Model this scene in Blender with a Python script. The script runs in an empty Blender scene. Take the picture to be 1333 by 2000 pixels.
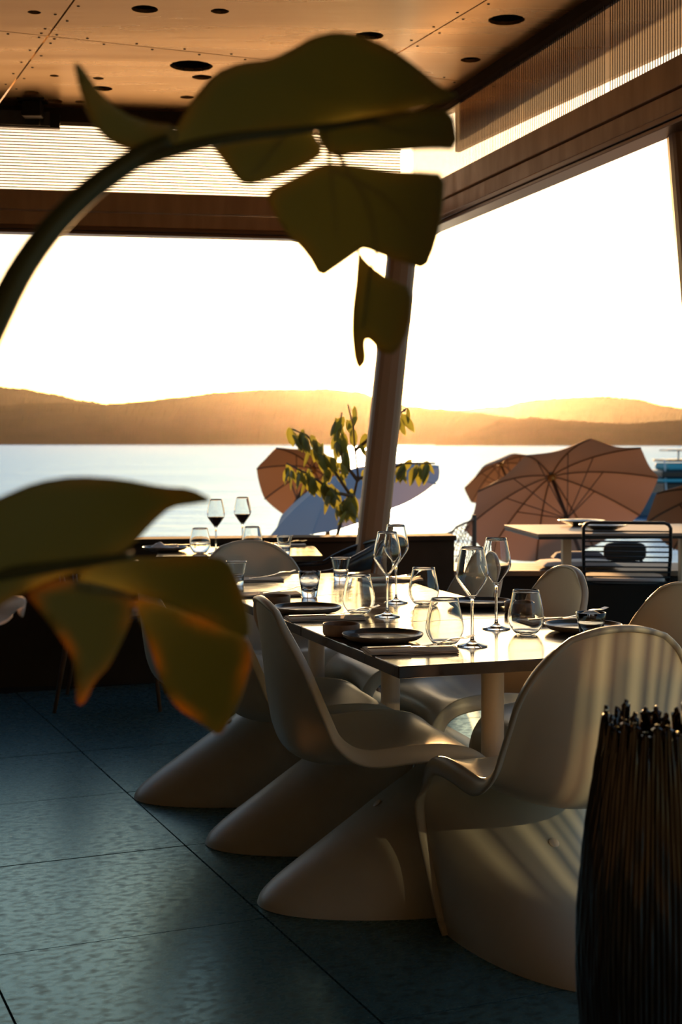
import bpy, bmesh, math, random
from mathutils import Vector, Matrix, Euler, geometry, noise
random.seed(7)
S = bpy.context.scene
COL = S.collection
R = math.radians

# ------------------------------------------------------------------ camera
F, CX, HY, H = 2778.0, 666.5, 862.0, 1.29          # focal length in pixels, image centre column, horizon row, eye height
cam_d = bpy.data.cameras.new('camera'); cam = bpy.data.objects.new('camera', cam_d); COL.objects.link(cam)
cam.location = (0, 0, H); cam.rotation_euler = (R(90), 0, 0)
cam_d.sensor_fit = 'VERTICAL'; cam_d.sensor_height = 36.0; cam_d.lens = F * 36.0 / 2000.0
cam_d.shift_y = -(1000.0 - HY) / 2000.0
cam_d.clip_start = 0.05; cam_d.clip_end = 30000
cam_d.dof.use_dof = True; cam_d.dof.focus_distance = 3.95; cam_d.dof.aperture_fstop = 5.6
S.camera = cam

# ------------------------------------------------------------------ light: a low evening sun and the sky
SUN_AZ, SUN_EL = R(1.45), R(4.4)                    # to the right of straight ahead, above the horizon
w = bpy.data.worlds.new('evening_sky'); S.world = w; w.use_nodes = True
wn = w.node_tree; bg = wn.nodes['Background']
sky = wn.nodes.new('ShaderNodeTexSky'); sky.sky_type = 'NISHITA'
sky.sun_disc = False; sky.sun_elevation = SUN_EL; sky.sun_rotation = SUN_AZ
sky.air_density = 1.0; sky.dust_density = 1.2; sky.ozone_density = 2.0
wn.links.new(sky.outputs[0], bg.inputs[0]); bg.inputs[1].default_value = 0.6
sun_d = bpy.data.lights.new('sun', 'SUN'); sun = bpy.data.objects.new('sun', sun_d); COL.objects.link(sun)
sun_d.energy = 24.0; sun_d.angle = R(0.8); sun_d.color = (1.0, 0.53, 0.20)
sun_dir = Vector((math.sin(SUN_AZ) * math.cos(SUN_EL), math.cos(SUN_AZ) * math.cos(SUN_EL), math.sin(SUN_EL)))
sun.rotation_euler = (-sun_dir).to_track_quat('-Z', 'Y').to_euler()
vs = S.view_settings
vs.view_transform = 'Standard'; vs.look = 'None'; vs.gamma = 1.0; vs.use_curve_mapping = False
vs.exposure = -0.72
S.cycles.use_denoising = True
S.cycles.sample_clamp_indirect = 6.0
S.cycles.max_bounces = 14; S.cycles.transmission_bounces = 12; S.cycles.transparent_max_bounces = 16

# ------------------------------------------------------------------ helpers
def PZ(px, py, z):
    """point at height z seen at pixel (px, py)"""
    Y = (H - z) * F / (py - HY)
    return Vector(((px - CX) / F * Y, Y, z))
def PY(px, py, Y):
    """point at depth Y seen at pixel (px, py)"""
    return Vector(((px - CX) / F * Y, Y, H - (py - HY) / F * Y))

class MB:
    def __init__(s): s.v = []; s.f = []
    def add(s, vs_, fs): o = len(s.v); s.v += [tuple(p) for p in vs_]; s.f += [tuple(i + o for i in f) for f in fs]; return s
    def box(s, c, d, m=None):
        x, y, z = d[0] / 2, d[1] / 2, d[2] / 2
        P = [Vector((sx * x, sy * y, sz * z)) for sx in (-1, 1) for sy in (-1, 1) for sz in (-1, 1)]
        if m is not None: P = [m @ p for p in P]
        P = [p + Vector(c) for p in P]
        return s.add(P, [(0, 1, 3, 2), (4, 6, 7, 5), (0, 4, 5, 1), (2, 3, 7, 6), (0, 2, 6, 4), (1, 5, 7, 3)])
    def prism(s, poly, z0, z1):
        n = len(poly)
        return s.add([(p[0], p[1], z0) for p in poly] + [(p[0], p[1], z1) for p in poly],
                     [tuple(range(n))[::-1], tuple(range(n, 2 * n))] + [(i, (i + 1) % n, n + (i + 1) % n, n + i) for i in range(n)])
    def tube(s, pts, r, n=8, cap=True, closed=False):
        pts = [Vector(p) for p in pts]; rs = r if isinstance(r, (list, tuple)) else [r] * len(pts)
        V = []; up = None; m = len(pts)
        for i, p in enumerate(pts):
            a = pts[(i - 1) % m] if (i or closed) else p; b = pts[(i + 1) % m] if (i < m - 1 or closed) else p
            t = (b - a).normalized()
            if up is None: up = t.orthogonal().normalized()
            up = (up - t * up.dot(t)); up = up.normalized() if up.length > 1e-6 else t.orthogonal().normalized()
            q = t.cross(up)
            for k in range(n):
                an = 2 * math.pi * k / n
                V.append(p + (up * math.cos(an) + q * math.sin(an)) * rs[i])
        Fs = []
        for i in range(m if closed else m - 1):
            j = (i + 1) % m
            for k in range(n): Fs.append((i * n + k, i * n + (k + 1) % n, j * n + (k + 1) % n, j * n + k))
        if cap and not closed: Fs += [tuple(range(n))[::-1], tuple(range((m - 1) * n, m * n))]
        return s.add(V, Fs)
    def lathe(s, prof, n=32, c=(0, 0, 0), closed=False):
        c = Vector(c); V = []; idx = []
        for r, z in prof:
            if r < 1e-6: idx.append([len(V)] * n); V.append(c + Vector((0, 0, z)))
            else:
                idx.append(list(range(len(V), len(V) + n)))
                V += [c + Vector((r * math.cos(2 * math.pi * k / n), r * math.sin(2 * math.pi * k / n), z)) for k in range(n)]
        Fs = []; m = len(prof)
        for i in range(m if closed else m - 1):
            a, b = idx[i], idx[(i + 1) % m]
            for k in range(n):
                f = [a[k], a[(k + 1) % n], b[(k + 1) % n], b[k]]
                g = []
                for q in f:
                    if q not in g: g.append(q)
                if len(g) > 2: Fs.append(tuple(g))
        return s.add(V, Fs)
    def mesh(s, name):
        me = bpy.data.meshes.new(name); me.from_pydata(s.v, [], s.f); me.update(); return me
    def build(s, name, m, parent=None, smooth=False, bevel=0, seg=2, loc=None, rot=None):
        me = s.mesh(name)
        bm = bmesh.new(); bm.from_mesh(me); bmesh.ops.recalc_face_normals(bm, faces=bm.faces); bm.to_mesh(me); bm.free()
        me.materials.append(m)
        if smooth: me.polygons.foreach_set('use_smooth', [True] * len(me.polygons))
        o = link(name, me, parent)
        if bevel:
            b = o.modifiers.new('bevel', 'BEVEL'); b.width = bevel; b.segments = seg; b.limit_method = 'ANGLE'; b.angle_limit = R(35)
        if loc is not None: o.location = loc
        if rot is not None: o.rotation_euler = rot
        return o
def link(name, data, parent=None):
    o = bpy.data.objects.new(name, data); COL.objects.link(o); o.parent = parent; return o
def tag(o, label, cat, group=None, kind=None):
    o['label'] = label; o['category'] = cat
    if group: o['group'] = group
    if kind: o['kind'] = kind
    return o
def thing(name, label, cat, loc=(0, 0, 0), rz=0.0, group=None):
    o = link(name, None); o.location = loc; o.rotation_euler = (0, 0, rz); o.empty_display_size = .1
    return tag(o, label, cat, group)
def struct(o, label=None, cat=None):
    o['kind'] = 'structure'
    if label: o['label'] = label
    if cat: o['category'] = cat
    return o
def copy_tree(o, parent=None):
    c = o.copy(); COL.objects.link(c); c.parent = parent
    for ch in o.children: copy_tree(ch, c)
    return c
def smoothstep(a, b, x):
    t = max(0.0, min(1.0, (x - a) / (b - a))); return t * t * (3 - 2 * t)
def catmull(P, n):
    """resample rows of numbers through the control rows P to n rows"""
    out = []; m = len(P) - 1
    for i in range(n):
        u = i / (n - 1) * m; k = min(int(u), m - 1); t = u - k
        p0, p1, p2, p3 = P[max(k - 1, 0)], P[k], P[k + 1], P[min(k + 2, m)]
        out.append([0.5 * (2 * b + (c - a) * t + (2 * a - 5 * b + 4 * c - d) * t * t + (3 * b - a - 3 * c + d) * t ** 3) for a, b, c, d in zip(p0, p1, p2, p3)])
    return out

# ------------------------------------------------------------------ materials
def new_mat(name):
    m = bpy.data.materials.new(name); m.use_nodes = True
    return m, m.node_tree, m.node_tree.nodes['Principled BSDF'], m.node_tree.nodes['Material Output']
def mat(name, c, rough=.5, metal=0, c2=None, scale=8, stretch=(1, 1, 1), bump=0, bump_scale=40, rough2=None, detail=4, spec=.5, coat=0, lo=.35, hi=.65, bump_dist=.01):
    m, t, b, o = new_mat(name)
    b.inputs['Base Color'].default_value = (*c, 1); b.inputs['Roughness'].default_value = rough; b.inputs['Metallic'].default_value = metal
    b.inputs['Specular IOR Level'].default_value = spec; b.inputs['Coat Weight'].default_value = coat
    if c2 or bump or rough2 is not None:
        tc = t.nodes.new('ShaderNodeTexCoord'); mp = t.nodes.new('ShaderNodeMapping'); mp.inputs['Scale'].default_value = stretch
        t.links.new(tc.outputs['Object'], mp.inputs[0])
        n = t.nodes.new('ShaderNodeTexNoise'); n.inputs['Scale'].default_value = scale; n.inputs['Detail'].default_value = detail
        t.links.new(mp.outputs[0], n.inputs['Vector'])
        mr = t.nodes.new('ShaderNodeMapRange'); mr.inputs[1].default_value = lo; mr.inputs[2].default_value = hi
        t.links.new(n.outputs[0], mr.inputs[0])
        if c2:
            mx = t.nodes.new('ShaderNodeMix'); mx.data_type = 'RGBA'; mx.inputs[6].default_value = (*c, 1); mx.inputs[7].default_value = (*c2, 1)
            t.links.new(mr.outputs[0], mx.inputs[0]); t.links.new(mx.outputs[2], b.inputs['Base Color'])
        if rough2 is not None:
            r2 = t.nodes.new('ShaderNodeMapRange'); r2.inputs[3].default_value = rough; r2.inputs[4].default_value = rough2
            t.links.new(mr.outputs[0], r2.inputs[0]); t.links.new(r2.outputs[0], b.inputs['Roughness'])
        if bump:
            n2 = t.nodes.new('ShaderNodeTexNoise'); n2.inputs['Scale'].default_value = bump_scale; n2.inputs['Detail'].default_value = 5
            t.links.new(mp.outputs[0], n2.inputs['Vector'])
            bp = t.nodes.new('ShaderNodeBump'); bp.inputs['Strength'].default_value = bump; bp.inputs['Distance'].default_value = bump_dist
            t.links.new(n2.outputs[0], bp.inputs['Height']); t.links.new(bp.outputs[0], b.inputs['Normal'])
    return m
def add_translucent(m, c, f):
    t = m.node_tree; b = t.nodes['Principled BSDF']; o = t.nodes['Material Output']
    tr = t.nodes.new('ShaderNodeBsdfTranslucent'); tr.inputs[0].default_value = (*c, 1)
    mx = t.nodes.new('ShaderNodeMixShader'); mx.inputs[0].default_value = f
    t.links.new(b.outputs[0], mx.inputs[1]); t.links.new(tr.outputs[0], mx.inputs[2]); t.links.new(mx.outputs[0], o.inputs[0])
    return m
def add_transparent(m, f, c=(1, 1, 1)):
    t = m.node_tree; o = t.nodes['Material Output']; src = o.inputs[0].links[0].from_socket
    tr = t.nodes.new('ShaderNodeBsdfTransparent'); tr.inputs[0].default_value = (*c, 1)
    mx = t.nodes.new('ShaderNodeMixShader'); mx.inputs[0].default_value = f
    t.links.new(src, mx.inputs[1]); t.links.new(tr.outputs[0], mx.inputs[2]); t.links.new(mx.outputs[0], o.inputs[0])
    return m
def glass(name, c=(1, 1, 1), ior=1.47, rough=0.0):
    m, t, b, o = new_mat(name)
    b.inputs['Base Color'].default_value = (*c, 1); b.inputs['Transmission Weight'].default_value = 1; b.inputs['IOR'].default_value = ior
    b.inputs['Roughness'].default_value = rough
    return m
M = {}
M['tile'] = mat('slate_tile', (.10, .20, .22), .27, c2=(.040, .055, .056), scale=30.0, stretch=(1, 1.6, 1), bump=.08, bump_scale=240, rough2=.42, detail=12, lo=.46, hi=.72, bump_dist=.0012, spec=.6, metal=.3)
M['tile'].node_tree.nodes['Principled BSDF'].inputs['Specular Tint'].default_value = (.34, .82, .92, 1)
M['grout'] = mat('dark_grout', (.012, .012, .012), .9)
M['plank'] = mat('terrace_board', (.16, .11, .075), .55, c2=(.11, .075, .05), scale=4, stretch=(1, 12, 1), bump=.2, bump_scale=30)
M['ceil'] = mat('ceiling_panel', (.98, .72, .42), .25, c2=(.90, .64, .36), scale=1.6, stretch=(.5, 3, 1), bump=.12, bump_scale=9, rough2=.34, spec=.6, metal=.95, bump_dist=.006)
M['ceil_dark'] = mat('ceiling_void', (.010, .008, .006), .8)
M['screw'] = mat('screw_head', (.03, .025, .02), .5, metal=.8)
M['beam'] = mat('bronze_beam', (.58, .34, .18), .4, metal=.15, c2=(.50, .29, .15), scale=3, stretch=(6, 6, 1), rough2=.5)  # base lightened to stand in for lens flare veil over the beams
M['rail'] = mat('bronze_rail', (.20, .12, .07), .3, metal=.5)
M['column'] = mat('bronze_column', (.40, .22, .11), .5, metal=.1)  # lightened base carries the veiling glare around the sun
M['parapet'] = mat('dark_parapet', (.060, .040, .026), .9, c2=(.048, .032, .020), scale=5, spec=.1)
M['wall'] = mat('dark_wall', (.030, .024, .018), .8, c2=(.024, .019, .014), scale=3)
M['shell'] = mat('cream_plastic', (.63, .61, .51), .34, c2=(.59, .57, .475), scale=5, rough2=.42, spec=.45, lo=.3, hi=.7)
add_translucent(M['shell'], (.75, .62, .46), .13)
M['tabletop'] = mat('brown_marble', (.045, .035, .028), .10, c2=(.10, .08, .065), scale=7, stretch=(1, 2.2, 1), rough2=.19, detail=9, lo=.45, hi=.72, bump=.03, bump_scale=60, bump_dist=.002)
M['post'] = mat('cream_post', (.78, .64, .48), .42, c2=(.73, .60, .45), scale=4)
M['glass'] = glass('clear_glass', (.97, .985, .98))
M['water'] = glass('drinking_water', (.98, .99, .99), 1.33)
M['wine'] = mat('dark_wine', (.03, .008, .005), .08, spec=.6)
M['stone'] = mat('stoneware', (.20, .16, .125), .42, c2=(.13, .10, .08), scale=60, detail=3, bump=.1, bump_scale=120, bump_dist=.001)
M['glaze'] = mat('dark_glaze', (.06, .068, .068), .10, c2=(.055, .055, .05), scale=18, rough2=.25)
M['bowl'] = mat('brown_stoneware', (.26, .15, .085), .55, c2=(.20, .115, .065), scale=40)
M['steel'] = mat('cutlery_steel', (.62, .61, .60), .18, metal=1)
M['napkin'] = mat('linen_napkin', (.58, .48, .39), .85, c2=(.50, .42, .34), scale=60, bump=.3, bump_scale=300, bump_dist=.001)
M['napkin_white'] = mat('white_linen', (.7, .66, .62), .85, bump=.3, bump_scale=200, bump_dist=.001)
M['sand'] = mat('beach_sand', (.30, .22, .15), .9, c2=(.24, .175, .12), scale=1.2, bump=.4, bump_scale=6, bump_dist=.05)
M['black_metal'] = mat('black_metal', (.014, .013, .012), .35, metal=.4)
M['bent'] = mat('dark_bentwood', (.050, .030, .018), .28, c2=(.035, .021, .013), scale=9, stretch=(1, 1, 6))
M['amber_wood'] = mat('amber_wood', (.20, .095, .038), .4, c2=(.15, .07, .028), scale=8, stretch=(6, 6, 1))
M['pad'] = mat('pale_pad', (.55, .50, .46), .8, bump=.2, bump_scale=160, bump_dist=.001)
M['oak'] = mat('weathered_oak', (.34, .235, .155), .5, c2=(.26, .175, .11), scale=5, stretch=(2, 14, 2), bump=.15, bump_scale=30, bump_dist=.002)
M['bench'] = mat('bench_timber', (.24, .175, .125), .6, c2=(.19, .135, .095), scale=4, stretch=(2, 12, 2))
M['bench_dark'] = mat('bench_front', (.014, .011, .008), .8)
M['umb_grey'] = add_translucent(mat('grey_canvas', (.27, .245, .245), .9, bump=.1, bump_scale=300, bump_dist=.001), (.60, .29, .14), .055)
M['umb_tan'] = add_translucent(mat('tan_canvas', (.30, .17, .10), .9), (.50, .25, .12), .07)
M['umb_blue'] = add_translucent(mat('blue_white_canvas', (.33, .40, .50), .9), (.50, .42, .40), .14)
M['umb_pole'] = mat('umbrella_pole', (.10, .075, .06), .5, metal=.3)
M['rib'] = mat('umbrella_rib', (.09, .065, .05), .5)
M['brass'] = mat('amber_hub', (.45, .24, .06), .35, metal=.5)
M['net'] = mat('fishing_net', (.28, .20, .14), .9)
M['boat_hull'] = mat('boat_hull', (.10, .13, .15), .3)
M['boat_white'] = mat('boat_gelcoat', (.62, .66, .68), .3)
M['boat_teal'] = mat('teal_canvas', (.06, .36, .45), .6)
M['boat_dark'] = mat('boat_dark', (.015, .017, .018), .25)
M['fender'] = mat('pale_fender', (.62, .50, .52), .5)
M['hill'] = mat('wooded_hill', (.036, .028, .019), 1.0, spec=0.0, c2=(.024, .020, .013), scale=.02, detail=10)
M['petiole'] = mat('leaf_stalk', (.075, .085, .030), .4)
M['bark'] = mat('branch_bark', (.10, .07, .04), .8)
M['leaf_small'] = add_translucent(mat('tree_leaf', (.085, .11, .025), .5, c2=(.11, .125, .03), scale=6), (.26, .26, .04), .40)
M['petal'] = add_translucent(mat('pale_petal', (.78, .72, .72), .6, c2=(.70, .58, .60), scale=20), (.5, .45, .45), .06)
M['pot'] = mat('brown_pot', (.05, .03, .02), .5)
def leaf_mat(name, edge_amt):
    m, t, b, o = new_mat(name)
    b.inputs['Roughness'].default_value = .42; b.inputs['Specular IOR Level'].default_value = .35
    tc = t.nodes.new('ShaderNodeTexCoord'); n = t.nodes.new('ShaderNodeTexNoise'); n.inputs['Scale'].default_value = 7; n.inputs['Detail'].default_value = 3
    t.links.new(tc.outputs['Object'], n.inputs['Vector'])
    mx = t.nodes.new('ShaderNodeMix'); mx.data_type = 'RGBA'; mx.inputs[6].default_value = (.34, .33, .13, 1); mx.inputs[7].default_value = (.46, .42, .20, 1)  # leaf tones raised beyond a real leaf's to imitate veiling glare
    t.links.new(n.outputs[0], mx.inputs[0])
    at = t.nodes.new('ShaderNodeAttribute'); at.attribute_name = 'edge'
    mr = t.nodes.new('ShaderNodeMath'); mr.operation = 'MULTIPLY'; mr.inputs[1].default_value = edge_amt; t.links.new(at.outputs['Fac'], mr.inputs[0])
    m2 = t.nodes.new('ShaderNodeMix'); m2.data_type = 'RGBA'; m2.inputs[7].default_value = (.36, .20, .022, 1)
    t.links.new(mr.outputs[0], m2.inputs[0]); t.links.new(mx.outputs[2], m2.inputs[6]); t.links.new(m2.outputs[2], b.inputs['Base Color'])
    tr = t.nodes.new('ShaderNodeBsdfTranslucent')
    m3 = t.nodes.new('ShaderNodeMix'); m3.data_type = 'RGBA'; m3.inputs[6].default_value = (.10, .115, .012, 1); m3.inputs[7].default_value = (.55, .27, .03, 1)
    t.links.new(mr.outputs[0], m3.inputs[0]); t.links.new(m3.outputs[2], tr.inputs[0])
    ms = t.nodes.new('ShaderNodeMixShader'); ms.inputs[0].default_value = .5
    t.links.new(b.outputs[0], ms.inputs[1]); t.links.new(tr.outputs[0], ms.inputs[2]); t.links.new(ms.outputs[0], o.inputs[0])
    return m
M['monstera'] = leaf_mat('split_leaf', .25)
M['monstera_dry'] = leaf_mat('split_leaf_dry_edge', .75)
# fluted plastic: clear sheet with pale translucent ribs
M['sheet'] = add_transparent(add_translucent(mat('clear_sheet', (.35, .32, .28), .2), (.80, .78, .74), .85), .80, (.98, .97, .95))
M['flute'] = add_translucent(mat('flute_rib', (.09, .06, .04), .3), (.09, .055, .03), .3)
# vase: dark wet glaze
M['vase'] = mat('dark_wet_glaze', (.018, .010, .006), .16, c2=(.030, .016, .006), scale=9, stretch=(1, 1, .25), bump=.25, bump_scale=40, spec=.6, coat=.4, bump_dist=.003)
# sea
m, t, b, o = new_mat('evening_sea'); M['sea'] = m
b.inputs['Base Color'].default_value = (.05, .13, .18, 1); b.inputs['Specular IOR Level'].default_value = .1; b.inputs['Roughness'].default_value = .26; b.inputs['IOR'].default_value = 1.33
tc = t.nodes.new('ShaderNodeTexCoord'); hs = []
for sc, st, amp in ((1.6, (.35, 1, 1), .10), (.32, (.4, 1, 1), .32), (.05, (.5, 1, 1), 1.0)):
    mp = t.nodes.new('ShaderNodeMapping'); mp.inputs['Scale'].default_value = st; t.links.new(tc.outputs['Object'], mp.inputs[0])
    n = t.nodes.new('ShaderNodeTexNoise'); n.inputs['Scale'].default_value = sc; n.inputs['Detail'].default_value = 3; t.links.new(mp.outputs[0], n.inputs['Vector'])
    ml = t.nodes.new('ShaderNodeMath'); ml.operation = 'MULTIPLY'; ml.inputs[1].default_value = amp; t.links.new(n.outputs[0], ml.inputs[0]); hs.append(ml)
a1 = t.nodes.new('ShaderNodeMath'); t.links.new(hs[0].outputs[0], a1.inputs[0]); t.links.new(hs[1].outputs[0], a1.inputs[1])
a2 = t.nodes.new('ShaderNodeMath'); t.links.new(a1.outputs[0], a2.inputs[0]); t.links.new(hs[2].outputs[0], a2.inputs[1])
bp = t.nodes.new('ShaderNodeBump'); bp.inputs['Distance'].default_value = .9; bp.inputs['Strength'].default_value = 1.0
t.links.new(a2.outputs[0], bp.inputs['Height']); t.links.new(bp.outputs[0], b.inputs['Normal'])
gl = t.nodes.new('ShaderNodeBsdfGlossy'); gl.inputs['Color'].default_value = (.165, .30, .54, 1); gl.inputs['Roughness'].default_value = .26; t.links.new(bp.outputs[0], gl.inputs['Normal'])
mx = t.nodes.new('ShaderNodeMixShader'); mx.inputs[0].default_value = .85
t.links.new(b.outputs[0], mx.inputs[1]); t.links.new(gl.outputs[0], mx.inputs[2]); t.links.new(mx.outputs[0], o.inputs[0])

# ================================================================== STRUCTURE
# floor: slabs of 0.75 m laid at 23 degrees
fa = R(23); tp = Vector((math.cos(fa), math.sin(fa), 0)); tq = Vector((-math.sin(fa), math.cos(fa), 0))
F0 = Vector((-.497, 4.54, 0)); TW = .75
CORN = Vector((.38, 7.88, 0)); LD = Vector((-1, -.174, 0)).normalized(); RD = Vector((.274, -.962, 0)).normalized()
def out_left(p, off=0):      # beyond the left (sea) facade?
    n_ = Vector((-LD.y, LD.x, 0)); n_ = n_ if n_.y > 0 else -n_
    return (p - CORN).dot(n_) > off
floor = MB().prism([(-5, -3.6), (5.2, -3.6), (5.2, 9.9), (.62, 9.9), (.62, 8.0), (-5, 7.05)], -.30, -.012).build('floor', M['grout'])
struct(floor, 'dark slate tiled restaurant floor with thin joints', 'floor')
tile_me = MB().box((0, 0, -.02), (TW - .006, TW - .006, .04)).mesh('tile'); tile_me.materials.append(M['tile'])
for i in range(-8, 9):
    for j in range(-7, 8):
        c = F0 + tp * ((i + .5) * TW) + tq * ((j + .5) * TW)
        if -4.2 < c.x < 4.3 and 1.0 < c.y < 9.4 and not (c.x < .5 and out_left(c, -.1)) and not (c.y > 8.9):
            o = link('tile', tile_me, floor); o.location = c + Vector((0, 0, random.uniform(-.0006, .0006))); o.rotation_euler = (0, 0, fa + random.choice((0, math.pi)))
back_fl = MB().box((0, -1.3, -.006), (9.5, 4.4, .012)).build('floor_rear', M['tile']); struct(back_fl, 'plain dark floor behind the camera', 'floor')
wall_b = MB().box((0, -3.7, 1.5), (10.4, .2, 3.3)).build('wall_back', M['wall']); struct(wall_b, 'dark wall at the back of the room', 'wall')
wall_l = MB().box((-5.05, 1.6, 1.5), (.2, 10.8, 3.3)).build('wall_left', M['wall']); struct(wall_l, 'dark side wall of the room', 'wall')

# ceiling panels with round openings
CZ = 3.05; ca = R(22.5); cp = Vector((math.cos(ca), math.sin(ca), 0)); cq = Vector((-math.sin(ca), math.cos(ca), 0))
ceil = MB().prism([(-5, -3.6), (4.6, -3.6), (1.85, 5.2), (1.35, 6.2), (.62, 7.75), (.5, 8.05), (-5, 7.05)], CZ + .14, CZ + .26).build('ceiling', M['ceil_dark'])
struct(ceil, 'coppery ceiling of large panels with round openings', 'ceiling')
HOLES = [(283, 18, 26), (430, 22, 18), (67, 24, 13), (374, 129, 42), (395, 151, 20), (200, 173, 20), (192, 153, 11), (106, 148, 9), (107, 198, 15), (62, 181, 14),
         (158, 199, 11), (366, 190, 14), (722, 70, 28), (990, 39, 36), (920, 117, 20), (560, 175, 26), (640, 140, 16), (480, 60, 0)]
hole_w = []
for px, py, r in HOLES:
    if r: p = PZ(px, py, CZ); hole_w.append((p, r * p.y / F))
p0 = 1.187; q0 = 6.195; PWID, PLEN = 1.52, 3.0
def clip_poly(poly, a, n_):
    out = []
    for i in range(len(poly)):
        p, q = poly[i], poly[(i + 1) % len(poly)]; dp, dq = (p - a).dot(n_), (q - a).dot(n_)
        if dp <= 0: out.append(p)
        if dp * dq < 0: out.append(p + (q - p) * (dp / (dp - dq)))
    return out
eave = [(Vector((.38, 7.95, 0)), Vector((-.174, 1, 0))), (Vector((.61, 7.62, 0)), Vector((1.6, .83, 0))), (Vector((1.85, 5.2, 0)), Vector((.95, .29, 0))), (Vector((-4.9, 0, 0)), Vector((-1, 0, 0))), (Vector((0, -3.5, 0)), Vector((0, -1, 0)))]
screws = MB(); cut = []
for i in range(-4, 5):
    for j in range(-4, 2):
        g = .004
        cs = [(p0 + (i + a) * PWID + (g if a == 0 else -g), q0 + (j + b_) * PLEN + (g if b_ == 0 else -g)) for a, b_ in ((0, 0), (1, 0), (1, 1), (0, 1))]
        poly = [cp * a + cq * b_ for a, b_ in cs]
        for a, n_ in eave: poly = clip_poly(poly, a, n_) if len(poly) > 2 else poly
        if len(poly) < 3: continue
        area = sum(poly[k].x * poly[(k + 1) % len(poly)].y - poly[(k + 1) % len(poly)].x * poly[k].y for k in range(len(poly))) / 2
        if abs(area) < .03: continue
        # triangulate the panel around its openings
        pts = [Vector((p.x, p.y)) for p in poly]; edges = [(k, (k + 1) % len(poly)) for k in range(len(poly))]
        hs_in = []
        for hc, hr in hole_w:
            ins = all((Vector((hc.x, hc.y, 0)) - poly[k]).cross(poly[(k + 1) % len(poly)] - poly[k]).z * (1 if area > 0 else -1) < -hr * (poly[(k + 1) % len(poly)] - poly[k]).length for k in range(len(poly)))
            if ins: hs_in.append((hc, hr))
        for hc, hr in hs_in:
            o0 = len(pts); N = 28
            pts += [Vector((hc.x + hr * math.cos(2 * math.pi * k / N), hc.y + hr * math.sin(2 * math.pi * k / N))) for k in range(N)]
            edges += [(o0 + k, o0 + (k + 1) % N) for k in range(N)]
        V, E, Fc, *_ = geometry.delaunay_2d_cdt(pts, edges, [], 1, 1e-6)
        keep = []
        for f in Fc:
            c = sum((V[k] for k in f), Vector((0, 0))) / len(f)
            if not any((c - Vector((hc.x, hc.y))).length < hr * .98 for hc, hr in hs_in): keep.append(f)
        mb = MB(); mb.add([(v.x, v.y, CZ) for v in V], keep)
        pan = mb.build('ceiling_panel', M['ceil'], ceil)
        so = pan.modifiers.new('thickness', 'SOLIDIFY'); so.thickness = .016; so.offset = -1 if pan.data.polygons[0].normal.z > 0 else 1
        if pan.data.polygons[0].normal.z > 0: pan.data.flip_normals(); so.offset = -1
        for k in range(len(cs)):      # screw heads just inside each edge
            a, b_ = Vector(cs[k]), Vector(cs[(k + 1) % 4]); L_ = (b_ - a).length; dn = Vector((-(b_ - a).y, (b_ - a).x)).normalized()
            for s_ in range(int(L_ / .22) + 1):
                q = a + (b_ - a) * ((.03 + s_ * .22) / L_) + dn * .028
                wp = cp * q.x + cq * q.y
                if all((wp - A_).dot(N_) < -.03 for A_, N_ in eave) and wp.y > 5 and -2.6 < wp.x < 1.6:
                    screws.lathe([(0, CZ - .0022), (.0055, CZ - .002), (.0065, CZ - .0003), (.0065, CZ + .001)], 8, (wp.x, wp.y, 0))
sc_o = screws.build('screw_heads', M['screw'], ceil); sc_o['kind'] = 'stuff'
for hc, hr in hole_w:
    MB().lathe([(hr + .003, CZ + .002), (hr + .003, CZ + .12), (0, CZ + .12)], 28, (hc.x, hc.y, 0)).build('ceiling_recess', M['ceil_dark'], ceil)
# black joint along the facades and a light box under the ceiling on the sea side
nL = Vector((.174, -1, 0)).normalized() * 1.0            # inward normal of sea facade (towards the room)
nR = Vector((-.962, -.274, 0)).normalized()
def along(base, d, t, off=0, n_=None): return base + d * t + (n_ * off if n_ is not None else Vector((0, 0, 0)))
def wall_strip(name, base, d, n_, t0, t1, z0, z1, th, m, parent=None, off=0.0, bevel=0):
    c = base + d * ((t0 + t1) / 2) + n_ * (off - th / 2) + Vector((0, 0, (z0 + z1) / 2))
    rot = Matrix(((d.x, n_.x, 0), (d.y, n_.y, 0), (0, 0, 1)))
    return MB().box(c, (t1 - t0, th, z1 - z0), rot).build(name, m, parent, bevel=bevel)
tr1 = wall_strip('trim_1', CORN, LD, nL, 0, 5.4, 2.975, CZ, .10, M['parapet'], off=.06); struct(tr1, 'black joint strip between ceiling and sea facade', 'trim')
tr2 = wall_strip('trim_2', CORN, RD, nR, 0, 9.5, 3.0, CZ, .06, M['parapet'], off=.03); struct(tr2, 'black joint strip above the side facade', 'trim')
# beams
ZB, ZM, ZT = 2.39, 2.50, 2.61
def beam(name, d, n_, L_, label):
    e = link(name, None); struct(e, label, 'beam')
    wall_strip('upper_fascia', CORN, d, n_, -.06, L_, ZM + .004, ZT, .16, M['beam'], e, .085, .004)
    wall_strip('lower_fascia', CORN, d, n_, -.06, L_, ZB + .035, ZM - .002, .16, M['beam'], e, .078, .004)
    wall_strip('rail', CORN, d, n_, -.06, L_, ZB + .012, ZB + .033, .13, M['rail'], e, .088, .003)
    wall_strip('rail', CORN, d, n_, -.06, L_, ZB - .006, ZB + .010, .10, M['rail'], e, .080, .003)
    return e
beam('beam_sea_side', LD, nL, 5.5, 'bronze beam above the sea opening with a middle groove')
beam('beam_terrace_side', RD, nR, 9.6, 'bronze beam above the terrace opening running towards the camera')
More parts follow.
